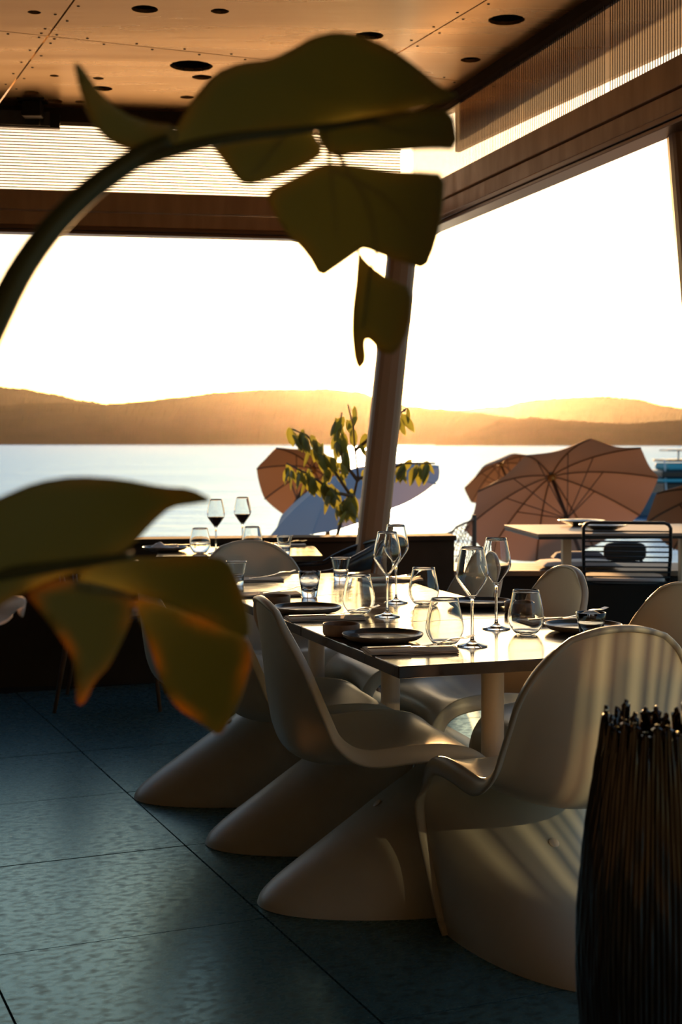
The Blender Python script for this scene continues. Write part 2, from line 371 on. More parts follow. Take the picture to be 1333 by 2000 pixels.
# fluted panels over the beams
def fluted(name, label, base, d, n_, t0, t1, z0, z1, vertical, pitch, r):
    e = link(name, None); struct(e, label, 'panel')
    wall_strip('sheet', base, d, n_, t0, t1, z0, z1, .003, M['sheet'], e, -.012)
    mb = MB()
    if vertical:
        n = int((t1 - t0) / pitch)
        for k in range(n):
            p = base + d * (t0 + (k + .5) * pitch) + n_ * 0.0
            mb.tube([p + Vector((0, 0, z0)), p + Vector((0, 0, z1))], r, 6)
    else:
        n = int((z1 - z0) / pitch)
        for k in range(n):
            z = z0 + (k + .5) * pitch
            mb.tube([base + d * t0 + Vector((0, 0, z)), base + d * t1 + Vector((0, 0, z))], r, 6)
    f = mb.build('flute', M['flute'], e, smooth=True); f['kind'] = 'stuff'
    return e
fluted('fluted_panel_sea_side', 'clear fluted plastic band with horizontal ribs above the sea beam', CORN, LD, nL, .05, 5.4, ZT, 2.98, False, .0160, .0037)
for k, (a, b_) in enumerate(((.03, 1.55), (1.56, 2.42), (2.43, 3.6), (3.61, 5.2), (5.21, 6.8), (6.81, 9.4))):
    fluted('fluted_panel_terrace_side', ['clear fluted plastic panel next to the corner column', 'clear fluted plastic panel between two seams above terrace beam', 'clear fluted plastic panel at the upper right edge',
           'clear fluted plastic panel beside the camera', 'clear fluted plastic panel beyond the frame', 'clear fluted plastic panel at the rear of the room'][k], CORN, RD, nR, a, b_, ZT, 3.03, True, .020, .0016)
# fascia that closes the eave outside
A_, B_ = Vector((.61, 7.62, 0)), Vector((1.87, 5.2, 0)); fm = MB()
dn = Vector((B_.y - A_.y, -(B_.x - A_.x), 0)).normalized() * -.03
fm.add([A_ + Vector((0, 0, 2.84)), B_ + Vector((0, 0, 3.04)), B_ + Vector((0, 0, 3.2)), A_ + Vector((0, 0, 3.2))] + [q + dn for q in (A_ + Vector((0, 0, 2.84)), B_ + Vector((0, 0, 3.04)), B_ + Vector((0, 0, 3.2)), A_ + Vector((0, 0, 3.2)))],
       [(0, 1, 2, 3), (7, 6, 5, 4), (0, 4, 5, 1), (1, 5, 6, 2), (2, 6, 7, 3), (3, 7, 4, 0)])
struct(fm.build('trim_3', M['ceil']), 'coppery eave edge seen through the fluted panels', 'trim')
# columns
def column(name, a, b_, w0, d0, label):
    a, b_ = Vector(a), Vector(b_); mb = MB(); n = 20; V = []
    for p, s_ in ((a, 1.0), (b_, .97)):
        for k in range(n):
            an = 2 * math.pi * k / n; cx_, sy_ = math.cos(an), math.sin(an)
            e_ = .62
            V.append(p + Vector((w0 / 2 * s_ * math.copysign(abs(cx_) ** e_, cx_), d0 / 2 * s_ * math.copysign(abs(sy_) ** e_, sy_), 0)))
    mb.add(V, [tuple(range(n))[::-1], tuple(range(n, 2 * n))] + [(k, (k + 1) % n, n + (k + 1) % n, n + k) for k in range(n)])
    e = link(name, None); struct(e, label, 'column')
    mb.build('shaft', M['column'], e, smooth=False)
    MB().box((a.x, a.y, .01), (w0 * 1.5, d0 * 1.5, .02)).build('foot_plate', M['column'], e, bevel=.004)
    return e
cA = PY(783, 520, 7.80); cB = PY(728, 1052, 7.40); dcol = (cB - cA) / (cB.z - cA.z)
cb = cA + dcol * (0 - cA.z); ct = cA + dcol * (2.60 - cA.z)
column('column_corner', cb, ct, .168, .20, 'dark leaning column at the corner with the sun behind it')
column('column_terrace', (1.42, 5.0, 0), (1.245, 5.1, 2.55), .17, .17, 'dark leaning column at the right edge below the beam')
# parapet
par = link('parapet', None); struct(par, 'low dark wall along the sea side', 'wall')
t_end = -((.62 - CORN.x) / -LD.x)
wall_strip('wall_body', CORN, LD, nL, -.26, 5.4, -.28, .735, .16, M['parapet'], par, -.02)
wall_strip('coping', CORN, LD, nL, -.27, 5.4, .737, .765, .20, M['parapet'], par, 0, .004)
# light box hanging under the ceiling, far left, and its little bracket
lbx = thing('light_box', 'dark glass light box hanging under the ceiling at far left', 'light', (0, 0, 0))
wall_strip('glass_front', CORN, LD, nL, 1.95, 3.6, 2.935, 3.01, .02, M['glaze'], lbx, .13)
wall_strip('housing', CORN, LD, nL, 1.9, 3.65, 2.93, 3.005, .04, M['black_metal'], lbx, .105)
for k in range(6): wall_strip('frame_bar', CORN, LD, nL, 2.0 + k * .28, 2.006 + k * .28, 2.936, 3.0, .006, M['steel'], lbx, .137)
brk = thing('ceiling_bracket', 'small dark box fixed to the ceiling above the light box', 'bracket', (0, 0, 0))
pb = PZ(64, 195, CZ); MB().box((pb.x, pb.y, CZ - .05), (.10, .08, .08)).build('box_body', M['black_metal'], brk, bevel=.006)
MB().box((pb.x, pb.y, CZ - .005), (.14, .10, .012)).build('mounting_plate', M['black_metal'], brk)

# beach, sea, hills, haze
bm_ = MB()
NX, NYb = 24, 20; V = []
for i in range(NX + 1):
    for j in range(NYb + 1):
        x = -40 + 80 * i / NX; y = (8.2 if x < .5 else 10.2) + 30 * j / NYb
        V.append((x, y, -1.15 - .95 * (j / NYb) ** 1.5 + .04 * noise.noise(Vector((x * .4, y * .4, 0)))))
bm_.add(V, [(i * (NYb + 1) + j, (i + 1) * (NYb + 1) + j, (i + 1) * (NYb + 1) + j + 1, i * (NYb + 1) + j + 1) for i in range(NX) for j in range(NYb)])
struct(bm_.build('beach', M['sand'], smooth=True), 'sandy beach below the terrace', 'beach')
sea = MB().add([(-4000, 30, -1.9), (4000, 30, -1.9), (4000, 9000, -1.9), (-4000, 9000, -1.9)], [(0, 1, 2, 3)]).build('sea', M['sea']); struct(sea, 'calm bright sea with small ripples', 'sea')
def hill(name, label, pts, Y, depth, seed):
    px0, px1 = pts[0][0], pts[-1][0]; n = 260; rows = 16; V = []
    def crest(px):
        for (a, ya), (b_, yb) in zip(pts, pts[1:]):
            if a <= px <= b_: t_ = (px - a) / (b_ - a); t_ = t_ * t_ * (3 - 2 * t_) * .5 + t_ * .5; return ya + (yb - ya) * t_
        return pts[-1][1]
    for i in range(n + 1):
        px = px0 + (px1 - px0) * i / n
        zc = max(.0, (HY - crest(px)) / F * Y + H + 1.9)
        for j in range(rows + 1):
            t_ = j / rows                                   # 0 front shore .. .7 crest .. 1 back
            prof = math.sin(min(1, t_ / .7) * math.pi / 2) ** .85 if t_ <= .7 else math.cos((t_ - .7) / .3 * math.pi / 2)
            yy = Y + (t_ - .7) * depth
            xx = (px - CX) / F * Y * (yy / Y)
            rough = noise.noise(Vector((xx * .010 + seed, yy * .010, 0))) * .05 + noise.noise(Vector((xx * .05 + seed, yy * .05, 3))) * .012
            tree = abs(noise.noise(Vector((xx * .16 + seed, yy * .16, 7)))) * Y * .0016 * (1 if .05 < t_ < .95 else 0)
            V.append((xx, yy, -1.95 + zc * prof * (1 + (rough if t_ < .65 else 0)) + tree * min(1, zc * .1)))
    mb = MB().add(V, [(i * (rows + 1) + j, (i + 1) * (rows + 1) + j, (i + 1) * (rows + 1) + j + 1, i * (rows + 1) + j + 1) for i in range(n) for j in range(rows)])
    return struct(mb.build(name, M['hill']), label, 'hill')
hill('hill_main', 'long wooded hill across the bay below the sun', [(-500, 800), (-200, 805), (0, 796), (60, 790), (130, 789), (200, 792), (280, 784), (340, 777), (420, 768), (500, 762), (560, 761), (640, 763), (700, 769), (740, 782), (800, 796), (860, 800), (930, 807), (1000, 816), (1060, 845), (1100, 861)], 1700, 500, 1)
hill('hill_left_rear', 'paler hill rising behind at the far left', [(-600, 735), (-200, 745), (0, 757), (40, 760), (100, 770), (160, 784), (205, 792), (300, 830), (400, 861)], 2600, 700, 5)
hill('hill_right_front', 'low dark wooded headland at the right', [(850, 861), (880, 858), (930, 842), (985, 821), (1050, 817), (1120, 824), (1170, 827), (1210, 829), (1333, 822), (1500, 815), (1800, 830), (2000, 845)], 1250, 300, 9)
hill('hill_right_rear', 'pale distant mountain at the far right', [(700, 830), (860, 804), (910, 801), (985, 795), (1030, 785), (1100, 779), (1170, 775), (1240, 780), (1300, 793), (1333, 798), (1500, 805), (1800, 830)], 4200, 900, 13)
hz = MB().box((0, 3700, 200), (9000, 7000, 404)); ho = hz.build('haze', M['sea']); ho['kind'] = 'stuff'; tag(ho, 'warm evening haze hanging over the bay', 'haze', kind='stuff')
m = bpy.data.materials.new('evening_haze'); m.use_nodes = True; t = m.node_tree; t.nodes.remove(t.nodes['Principled BSDF'])
vsn = t.nodes.new('ShaderNodeVolumeScatter'); vsn.inputs['Color'].default_value = (1, .90, .80, 1); vsn.inputs['Density'].default_value = .000013; vsn.inputs['Anisotropy'].default_value = .89
t.links.new(vsn.outputs[0], t.nodes['Material Output'].inputs['Volume']); ho.data.materials[0] = m

# ================================================================== CREAM S-CHAIRS
def make_chair():
    # rows from the top of the back over seat and front lip down to the floor: centre x,z | edge x,y,z | section blend | rim depth
    rows = [(-.318, .852, -.302, .120, .826, 0, .018), (-.315, .820, -.290, .1716, .786, 0, .018), (-.310, .768, -.268, .2047, .738, 0, .018),
            (-.303, .702, -.240, .225, .678, 0, .02), (-.296, .628, -.213, .233, .612, 0, .022), (-.287, .556, -.189, .2385, .556, 0, .025), (-.274, .49, -.165, .243, .505, 0, .03),
            (-.245, .435, -.128, .248, .474, 0, .036), (-.185, .405, -.085, .250, .463, 0, .042), (-.10, .397, -.035, .251, .464, 0, .045),
            (-.01, .403, .04, .251, .469, 0, .045), (.08, .421, .125, .251, .468, 0, .044), (.16, .438, .195, .251, .455, .1, .042),
            (.215, .440, .240, .251, .430, .3, .040), (.245, .422, .268, .250, .395, .6, .038), (.247, .392, .282, .248, .355, .85, .036),
            (.215, .362, .284, .246, .310, 1, .034), (.14, .325, .274, .242, .250, 1, .032), (.04, .268, .255, .237, .190, 1, .030),
            (-.06, .203, .232, .233, .130, 1, .028), (-.17, .130, .208, .230, .075, 1, .026), (-.262, .068, .188, .228, .035, 1, .024),
            (-.312, .026, .176, .226, .012, 1, .022), (-.325, 0, .170, .225, 0, 1, .02)]
    NR, NC = 92, 36
    rr = catmull(rows, NR)
    G = []
    for cx_, cz_, ex, ey, ez, mb_, rd in rr:
        row = []
        mb_ = max(0, min(1, mb_))
        for k in range(NC + 1):
            v = -1 + 2 * k / NC; a = abs(v)
            f1 = a ** 2.2; y1 = ey * v
            ph = a * math.pi / 2; f2 = 1 - math.cos(ph); y2 = ey * math.copysign(math.sin(ph) ** 1.0, v)
            f = f1 * (1 - mb_) + f2 * mb_; y = y1 * (1 - mb_) + y2 * mb_
            row.append(Vector((cx_ + (ex - cx_) * f, y, max(0, cz_ + (ez - cz_) * f))))
        G.append(row)
    Nn = []
    for i in range(NR):
        r_ = []
        for k in range(NC + 1):
            du = G[min(i + 1, NR - 1)][k] - G[max(i - 1, 0)][k]; dv = G[i][min(k + 1, NC)] - G[i][max(k - 1, 0)]
            n_ = du.cross(dv)
            r_.append(n_.normalized() if n_.length > 1e-9 else Vector((0, 0, 1)))
        Nn.append(r_)
    if Nn[50][18].length and Nn[int(NR * .42)][NC // 2].z < 0: Nn = [[-n_ for n_ in r_] for r_ in Nn]
    th = .0065
    e = thing('chair', 'cream moulded chair', 'chair')
    cuts = [0, int(NR * 7.2 / 23), int(NR * 14.2 / 23), NR - 1]
    for nm, a, b_ in (('backrest', cuts[0], cuts[1]), ('seat', cuts[1], cuts[2]), ('base', cuts[2], cuts[3])):
        V, N_, Fs = [], [], []
        W_ = NC + 1; n = b_ - a + 1
        for sgn in (1, -1):
            for i in range(a, b_ + 1):
                for k in range(W_):
                    p = G[i][k] + Nn[i][k] * (th * sgn); p.z = max(p.z, 0.0005)
                    V.append(p); N_.append(Nn[i][k] * sgn)
        for i in range(n - 1):
            for k in range(NC):
                q = (i * W_ + k, i * W_ + k + 1, (i + 1) * W_ + k + 1, (i + 1) * W_ + k)
                c_ = (V[q[1]] - V[q[0]]).cross(V[q[3]] - V[q[0]]).dot(N_[q[0]])
                if c_ < 0: q = q[::-1]
                Fs.append(q); Fs.append(tuple(n * W_ + z for z in q[::-1]))
        me = bpy.data.meshes.new(nm); me.from_pydata([tuple(p) for p in V], [], Fs); me.update()
        me.polygons.foreach_set('use_smooth', [True] * len(me.polygons)); me.normals_split_custom_set_from_vertices([tuple(n_) for n_ in N_])
        me.materials.append(M['shell']); link(nm, me, e)
    # rolled rim along sides and top
    path = [(i, 0) for i in range(NR - 1, -1, -1)] + [(0, k) for k in range(1, NC)] + [(i, NC) for i in range(NR)]
    V, Fs = [], []; prof = [(.0045, .007), (.008, .003), (.008, -.4), (.0055, -.85), (0, -1), (-.006, -.8), (-.007, -.3), (-.006, .004), (-.002, .0075)]
    npf = len(prof)
    for idx, (i, k) in enumerate(path):
        p, n_ = G[i][k], Nn[i][k]
        a = path[max(idx - 1, 0)]; b_ = path[min(idx + 1, len(path) - 1)]
        t_ = (G[b_[0]][b_[1]] - G[a[0]][a[1]]).normalized()
        o_ = t_.cross(n_); cen = Vector((-.02, 0, p.z))
        ref = Vector((0, p.y, 0)) if 0 < i else Vector((0, p.y * .3, .3))
        if o_.dot(ref) < 0: o_ = -o_
        o_ = o_.normalized(); rd = rr[i][6]
        for po, pn in prof:
            q = p + o_ * po + n_ * (pn if pn > 0 else pn * rd); q.z = max(q.z, 0)
            V.append(q)
    for i in range(len(path) - 1):
        for k in range(npf): Fs.append((i * npf + k, i * npf + (k + 1) % npf, (i + 1) * npf + (k + 1) % npf, (i + 1) * npf + k))
    rim = MB().add(V, Fs).build('rim', M['shell'], e, smooth=True)
    MB().lathe([(0, .0015), (.012, .0015), (.014, 0)], 16).build('moulded_plug', M['post'], e, True, loc=(.015, .0, .262), rot=(0, R(-38), 0))
    return e
proto = make_chair()
T0 = Vector((.14, 3.47, 0)); tu = Vector((.946, .326, 0)).normalized(); tv = Vector((-.326, .946, 0)).normalized()
def TUV(u, v, z=0): p = T0 + tu * u + tv * v; p.z = z; return p
SP = [((.088, 4.041), 15, 'cream moulded chair nearest on the left side of the table, seat and base in view'),
      ((-.114, 4.631), 15, 'cream moulded chair in the middle of the left row'),
      ((-.428, 5.219), 15, 'cream moulded chair furthest back in the left row, behind the lower leaf'),
      ((.551, 3.63), 109, 'large cream moulded chair at the near table end, back striped with light'),
      (TUV(.83, .54), 197, 'cream moulded chair at the right picture edge, right of the table'),
      (TUV(.775, 1.19), 197, 'cream moulded chair in the middle of the right row, behind a tumbler'),
      (TUV(.785, 1.87), 197, 'cream moulded chair furthest back in the right row, behind the paired wine glasses'),
      (TUV(.38, 2.46), -71, 'cream moulded chair at the far table end with rounded back facing the camera')]
for k, (p, hd, lb) in enumerate(SP):
    o = proto if k == 0 else copy_tree(proto)
    o.name = 'moulded_chair'; o.location = (p[0], p[1], 0); o.rotation_euler = (0, 0, R(hd)); o['label'] = lb; o['group'] = 'cream chairs around the main table'

# ================================================================== MAIN TABLE (three square tables pushed together)
TH, TZ = .030, .74
for k, lb in enumerate(('square marble-topped table nearest the camera', 'square marble-topped table in the middle of the three', 'square marble-topped table at the far end of the three')):
    c = TUV(.40, .40 + .8 * k); e = thing('dining_table', lb, 'table', c, math.atan2(tu.y, tu.x), 'tables pushed together as the long table')
    MB().box((0, 0, TZ - TH / 2), (.797, .797, TH)).build('tabletop', M['tabletop'], e, bevel=.0025)
    MB().lathe([(.032, .02), (.032, TZ - TH - .012)], 28, (.04, 0, 0)).build('pedestal', M['post'], e, True)
    MB().box((.04, 0, .008), (.34, .34, .016)).build('base_plate', M['post'], e, bevel=.004)
    MB().box((.04, 0, TZ - TH - .006), (.30, .30, .012)).build('mounting_plate', M['black_metal'], e)

# ---- glassware
def wall_profile(outer, th_, floor_z):
    """closed profile of a vessel from its outer profile (r, z from foot centre to rim)"""
    inner = []
    for i, (r_, z) in enumerate(outer):
        if z <= floor_z: continue
        a = outer[max(i - 1, 0)]; b_ = outer[min(i + 1, len(outer) - 1)]
        tx, tz = b_[0] - a[0], b_[1] - a[1]; l = math.hypot(tx, tz) or 1
        inner.append((max(0, r_ - th_ * tz / l), z + th_ * tx / l if i < len(outer) - 1 else z))
    return outer + [(outer[-1][0] - th_ / 2, outer[-1][1] + th_ * .4)] + inner[::-1] + [(0, floor_z + th_ * .2)]
def sm(P, n): return [tuple(p) for p in catmull(P, n)]
wg_outer = [(0, .0), (.040, .0), (.0415, .0015), (.035, .004), (.015, .009), (.006, .016), (.0042, .03), (.0040, .06), (.0040, .10), (.0046, .122)] + sm([(.0060, .128), (.012, .136), (.026, .155), (.040, .176), (.0438, .190), (.0415, .212), (.0360, .240), (.0302, .266)], 22)
wg_prof = wall_profile(wg_outer, .0012, .131)
tb_outer = [(0, 0), (.022, 0)] + sm([(.027, .001), (.036, .008), (.0475, .026), (.0520, .044), (.0495, .068), (.0435, .097), (.0372, .125)], 20)
tb_prof = wall_profile(tb_outer, .0016, .007)
fl_outer = [(0, 0), (.0255, 0), (.0272, .002), (.0282, .02), (.0305, .045), (.034, .066), (.0385, .086), (.0402, .091)]
fl_prof = wall_profile(fl_outer, .0022, .012)
sg_outer = [(0, 0), (.0255, 0), (.0270, .002), (.0310, .03), (.0360, .06), (.0402, .09)]
sg_prof = wall_profile(sg_outer, .0022, .013)
def mk(name, prof, m, n=40):
    me = MB().lathe(prof, n).mesh(name)
    bm = bmesh.new(); bm.from_mesh(me); bmesh.ops.remove_doubles(bm, verts=bm.verts, dist=1e-7); bmesh.ops.recalc_face_normals(bm, faces=bm.faces); bm.to_mesh(me); bm.free()
    me.polygons.foreach_set('use_smooth', [True] * len(me.polygons)); me.materials.append(m); return me
ME_W, ME_T, ME_F, ME_S = mk('wine_glass', wg_prof, M['glass'], 48), mk('tumbler', tb_prof, M['glass'], 48), mk('flared_glass', fl_prof, M['glass']), mk('small_glass', sg_prof, M['glass'])
ME_WINE = mk('wine', [(0, .1325), (.0105, .1372), (.0245, .1565), (.0385, .1768), (.0395, .1785), (0, .1785)], M['wine'])
ME_WAT = mk('water', [(0, .0088), (.0240, .0095), (.0345, .0110), (.0452, .0265), (.0497, .0440), (.0490, .0560), (0, .0560)], M['water'])
def glass_obj(name, me, p, label, group, cat='glass'):
    o = link(name, me); o.location = p; o.rotation_euler = (0, 0, random.uniform(0, 6)); return tag(o, label, cat, group)
gw = 'tall wine glasses on the main table'
for px, py, lb in ((757, 1204, 'tall wine glass left of its pair, between the two round tumblers'), (774, 1177, 'tall wine glass right and behind of the middle pair'),
                   (923, 1262, 'tall wine glass in front of the right pair, nearest the camera'), (970, 1228, 'tall wine glass right and behind of the nearest pair')):
    glass_obj('wine_glass', ME_W, PZ(px, py, TZ + .0005), lb, gw)
gt = 'round stemless tumblers on the main table'
for px, py, lb in ((701, 1199, 'round stemless tumbler beside the further dinner plate'), (828, 1181, 'round stemless tumbler behind, right of the middle wine glasses'),
                   (869, 1259, 'round stemless tumbler beside the nearest dinner plate and fork'), (1028, 1238, 'round stemless tumbler right of the nearest wine glasses')):
    glass_obj('tumbler', ME_T, PZ(px, py, TZ + .0005), lb, gt)
gs = 'small glasses on the main table'
glass_obj('small_glass', ME_S, PZ(605, 1166, TZ + .0005), 'small thick-based glass standing alone behind the further plate', gs)
glass_obj('flared_glass', ME_F, PZ(666, 1134, TZ + .0005), 'flared glass in front of the far chair, right side', gs)
glass_obj('flared_glass', ME_F, PZ(462, 1143, TZ + .0005), 'flared glass half hidden by the lower leaf', gs)
sgl = glass_obj('small_glass', ME_S, PZ(1155, 1251, TZ + .0005), 'small glass just behind the back of the nearest chair', gs); sgl.scale = (1.04, 1.04, .86)

# ---- plates, bowls, napkins, cutlery
pl_outer = [(0, 0), (.070, 0), (.074, .002), (.098, .007), (.109, .014), (.1125, .021)]
pl_prof = pl_outer + [(.1118, .0225), (.1095, .0215), (.104, .0150), (.094, .0105), (.070, .0085), (0, .008)]
ME_PB = mk('plate_body', pl_outer + [(.1118, .0225), (.1095, .0215), (.1085, .019)], M['stone'], 56)
ME_PG = mk('glazed_well', [(.1090, .0205), (.104, .0150), (.094, .0105), (.070, .0085), (0, .008)], M['glaze'], 56)
bw_outer = [(0, 0), (.045, 0), (.0505, .003), (.0525, .010), (.0530, .033)]
ME_B = mk('bowl', bw_outer + [(.0520, .0345), (.0495, .0335), (.0490, .012), (.045, .008), (0, .0075)], M['bowl'], 48)
def plate(p, label, s_=1.0, group='stoneware plates on the main table'):
    e = thing('plate', label, 'plate', p, 0, group); e.scale = (s_, s_, s_)
    link('plate_body', ME_PB, e); link('glazed_well', ME_PG, e); return e
zp = TZ + .0005
plate(PZ(600, 1197, zp), 'dark round plate in front of the small thick-based glass')
plate(PZ(748, 1252, zp), 'dark round plate nearest the camera, left of a tumbler')
plate(PZ(1140, 1233, zp), 'dark round plate behind the nearest chair back')
plate(PZ(938, 1184, zp), 'dark round plate behind the nearest wine glasses', .95)
def bowl(p, label, s_=1.0):
    o = link('bowl', ME_B); o.location = p; o.scale = (s_, s_, s_); return tag(o, label, 'bowl', 'small brown bowls on the main table')
bowl(PZ(537, 1183, zp), 'small brown bowl behind the further dinner plate')
bowl(PZ(667, 1241, zp), 'small brown bowl behind the nearest dinner plate')
bowl(PZ(1018, 1196, zp), 'small brown bowl seen through the right tumbler')
def napkin_mesh(w_, d_, h_, layers=3):
    mb = MB()
    for k in range(layers):
        s_ = 1 - .02 * k; z0 = h_ * k / layers + .0004
        nx = 10; V = []
        for j in (0, 1):
            for i in range(nx + 1):
                for l in (0, 1):
                    x = (-.5 + i / nx) * w_ * s_; y = (-.5 + l) * d_ * s_
                    V.append((x + .002 * k, y + .0015 * math.sin(i * 1.3 + k), z0 + j * h_ / layers * .86 + .0008 * math.sin(i * .9 + k * 2)))
        n2 = (nx + 1) * 2; Fs = []
        for i in range(nx):
            a = i * 2; Fs += [(a, a + 1, a + 3, a + 2), (n2 + a + 2, n2 + a + 3, n2 + a + 1, n2 + a), (a, a + 2, n2 + a + 2, n2 + a), (a + 3, a + 1, n2 + a + 1, n2 + a + 3)]
        Fs += [(0, n2, n2 + 1, 1), (2 * nx, 2 * nx + 1, n2 + 2 * nx + 1, n2 + 2 * nx)]
        mb.add(V, Fs)
    me = mb.mesh('napkin'); bm = bmesh.new(); bm.from_mesh(me); bmesh.ops.recalc_face_normals(bm, faces=bm.faces); bm.to_mesh(me); bm.free()
    return me
ME_N = napkin_mesh(.20, .095, .008); ME_N.materials.append(M['napkin'])
def strip(mb, pts, th_):
    """flat bar along x: list of (x, half width, z)"""
    V = []; n = len(pts)
    for x, hw, z in pts: V += [(x, -hw, z), (x, hw, z), (x, hw, z + th_), (x, -hw, z + th_)]
    Fs = [(0, 1, 2, 3), tuple((n - 1) * 4 + k for k in (3, 2, 1, 0))]
    for i in range(n - 1):
        for k in range(4): Fs.append((i * 4 + k, (i + 1) * 4 + k, (i + 1) * 4 + (k + 1) % 4, i * 4 + (k + 1) % 4))
    mb.add(V, Fs); return mb
fkh = strip(MB(), [(-.10, .004, .001), (-.085, .0065, 0), (-.04, .004, .001), (.0, .003, .003), (.03, .003, .008), (.042, .008, .012), (.058, .0115, .013), (.066, .0115, .0125)], .0022)
ME_FH = fkh.mesh('handle'); ME_FH.materials.append(M['steel'])
ME_TINE = strip(MB(), [(.064, .0016, .0125), (.085, .0015, .011), (.105, .0010, .016)], .0018).mesh('tine'); ME_TINE.materials.append(M['steel'])
ME_KH = strip(MB(), [(-.115, .005, 0), (-.09, .0065, 0), (-.03, .0055, .0005), (.0, .004, .001)], .005).mesh('handle'); ME_KH.materials.append(M['steel'])
ME_KB = strip(MB(), [(.0, .004, .002), (.02, .0085, .002), (.08, .0085, .002), (.105, .006, .002), (.118, .001, .002)], .0015).mesh('blade'); ME_KB.materials.append(M['steel'])
def fork(p, rz, label, tilt=0.0):
    e = thing('fork', label, 'fork', p, rz, 'forks laid on napkins'); e.rotation_euler = (0, -tilt, rz)
    link('handle', ME_FH, e)
    for k in range(4): o = link('tine', ME_TINE, e); o.location = (0, (k - 1.5) * .0064, 0)
    return e
def knife(p, rz, label):
    e = thing('knife', label, 'knife', p, rz, 'knives laid on napkins'); link('handle', ME_KH, e); link('blade', ME_KB, e); return e
tang = math.atan2(tu.y, tu.x)
def setting(px, py, rz, lab, s_=1.2, kn=True, m=None, z=None):
    p = PZ(px, py, z or zp); o = link('napkin', ME_N); o.location = p; o.rotation_euler = (0, 0, rz); o.scale = (s_, s_, 1)
    tag(o, 'folded linen napkin ' + lab, 'napkin', 'folded napkins under cutlery')
    d = Vector((math.cos(rz), math.sin(rz), 0)); n_ = Vector((-d.y, d.x, 0))
    fork(p + n_ * .012 + d * .075 + Vector((0, 0, .0125)), rz + .06, 'steel fork on the napkin ' + lab, .07)
    if kn: knife(p - n_ * .020 + d * .0 + Vector((0, 0, .0115)), rz + .02, 'steel knife on the napkin ' + lab)
setting(634, 1209, .20, 'in front of the further dinner plate')
setting(800, 1272, .16, 'in front of the nearest dinner plate')
setting(520, 1163, .20, 'left of the small thick-based glass', kn=False)
setting(492, 1134, .22, 'beside the glass half hidden by the leaf', kn=False)
setting(762, 1133, .30, 'at the far right corner of the table')
setting(1092, 1215, .35, 'behind the plate by the nearest chair')

# ================================================================== FAR TABLE BY THE PARAPET
ft = PZ(289, 1087, TZ); fang = R(5)
fe = thing('dining_table', 'square table by the low wall with wine poured in two glasses', 'table', (ft.x + .41, ft.y + .335, 0), fang)
MB().box((0, 0, TZ - .014), (.80, .64, .028)).build('tabletop', M['tabletop'], fe, bevel=.003)
MB().lathe([(.03, .02), (.03, TZ - .03)], 20).build('pedestal', M['black_metal'], fe, True)
MB().lathe([(0, 0), (.2, 0), (.2, .01), (.03, .025)], 28).build('base_plate', M['black_metal'], fe, True)
for px, py, lb in ((422, 1081, 'wine glass with dark wine touching the tip of the lower leaf'), (474, 1073, 'wine glass with dark wine right of the other on the far table')):
    g_ = glass_obj('wine_glass', ME_W, PZ(px, py, zp), lb, 'wine glasses on the far table'); link('wine', ME_WINE, g_)
for px, py, lb in ((391, 1081, 'round tumbler with water left of the wine on the far table'), (493, 1077, 'round tumbler with water right of the wine on the far table')):
    g_ = glass_obj('tumbler', ME_T, PZ(px, py, zp), lb, 'tumblers on the far table'); link('water', ME_WAT, g_)
glass_obj('flared_glass', ME_F, PZ(556, 1083, zp), 'flared glass on the far table casting its shadow on the chair', 'small glasses on the far table')
plate(PZ(322, 1076, zp), 'round plate with a crumpled napkin at the left of the far table', 1.0, 'plates on the far table')
nk = MB(); V = []; n = 14
for i in range(n + 1):
    for j in range(n + 1):
        x, y = (-.5 + i / n) * .13, (-.5 + j / n) * .09
        V.append((x, y, .018 + .020 * abs(noise.noise(Vector((x * 22, y * 22, 1)))) + .022 * math.exp(-((x + .025) ** 2 + y * y) / .0008)))
nk.add(V, [(i * (n + 1) + j, (i + 1) * (n + 1) + j, (i + 1) * (n + 1) + j + 1, i * (n + 1) + j + 1) for i in range(n) for j in range(n)])
o = nk.build('napkin', M['napkin_white'], smooth=True); o.location = PZ(322, 1076, zp); tag(o, 'crumpled white napkin lying on the plate of the far table', 'napkin')
sd = o.modifiers.new('thickness', 'SOLIDIFY'); sd.thickness = .003
knife(PZ(345, 1076, zp) + Vector((0, .03, .026)), .3, 'steel knife leaning over the plate of the far table')
fk = PZ(560, 1066, zp); o = link('napkin', ME_N); o.location = fk; o.rotation_euler = (0, 0, .1); tag(o, 'folded dark napkin at the right of the far table', 'napkin', 'folded napkins under cutlery')
fork(fk + Vector((.0, .02, .0115)), .05, 'steel fork at the right of the far table')
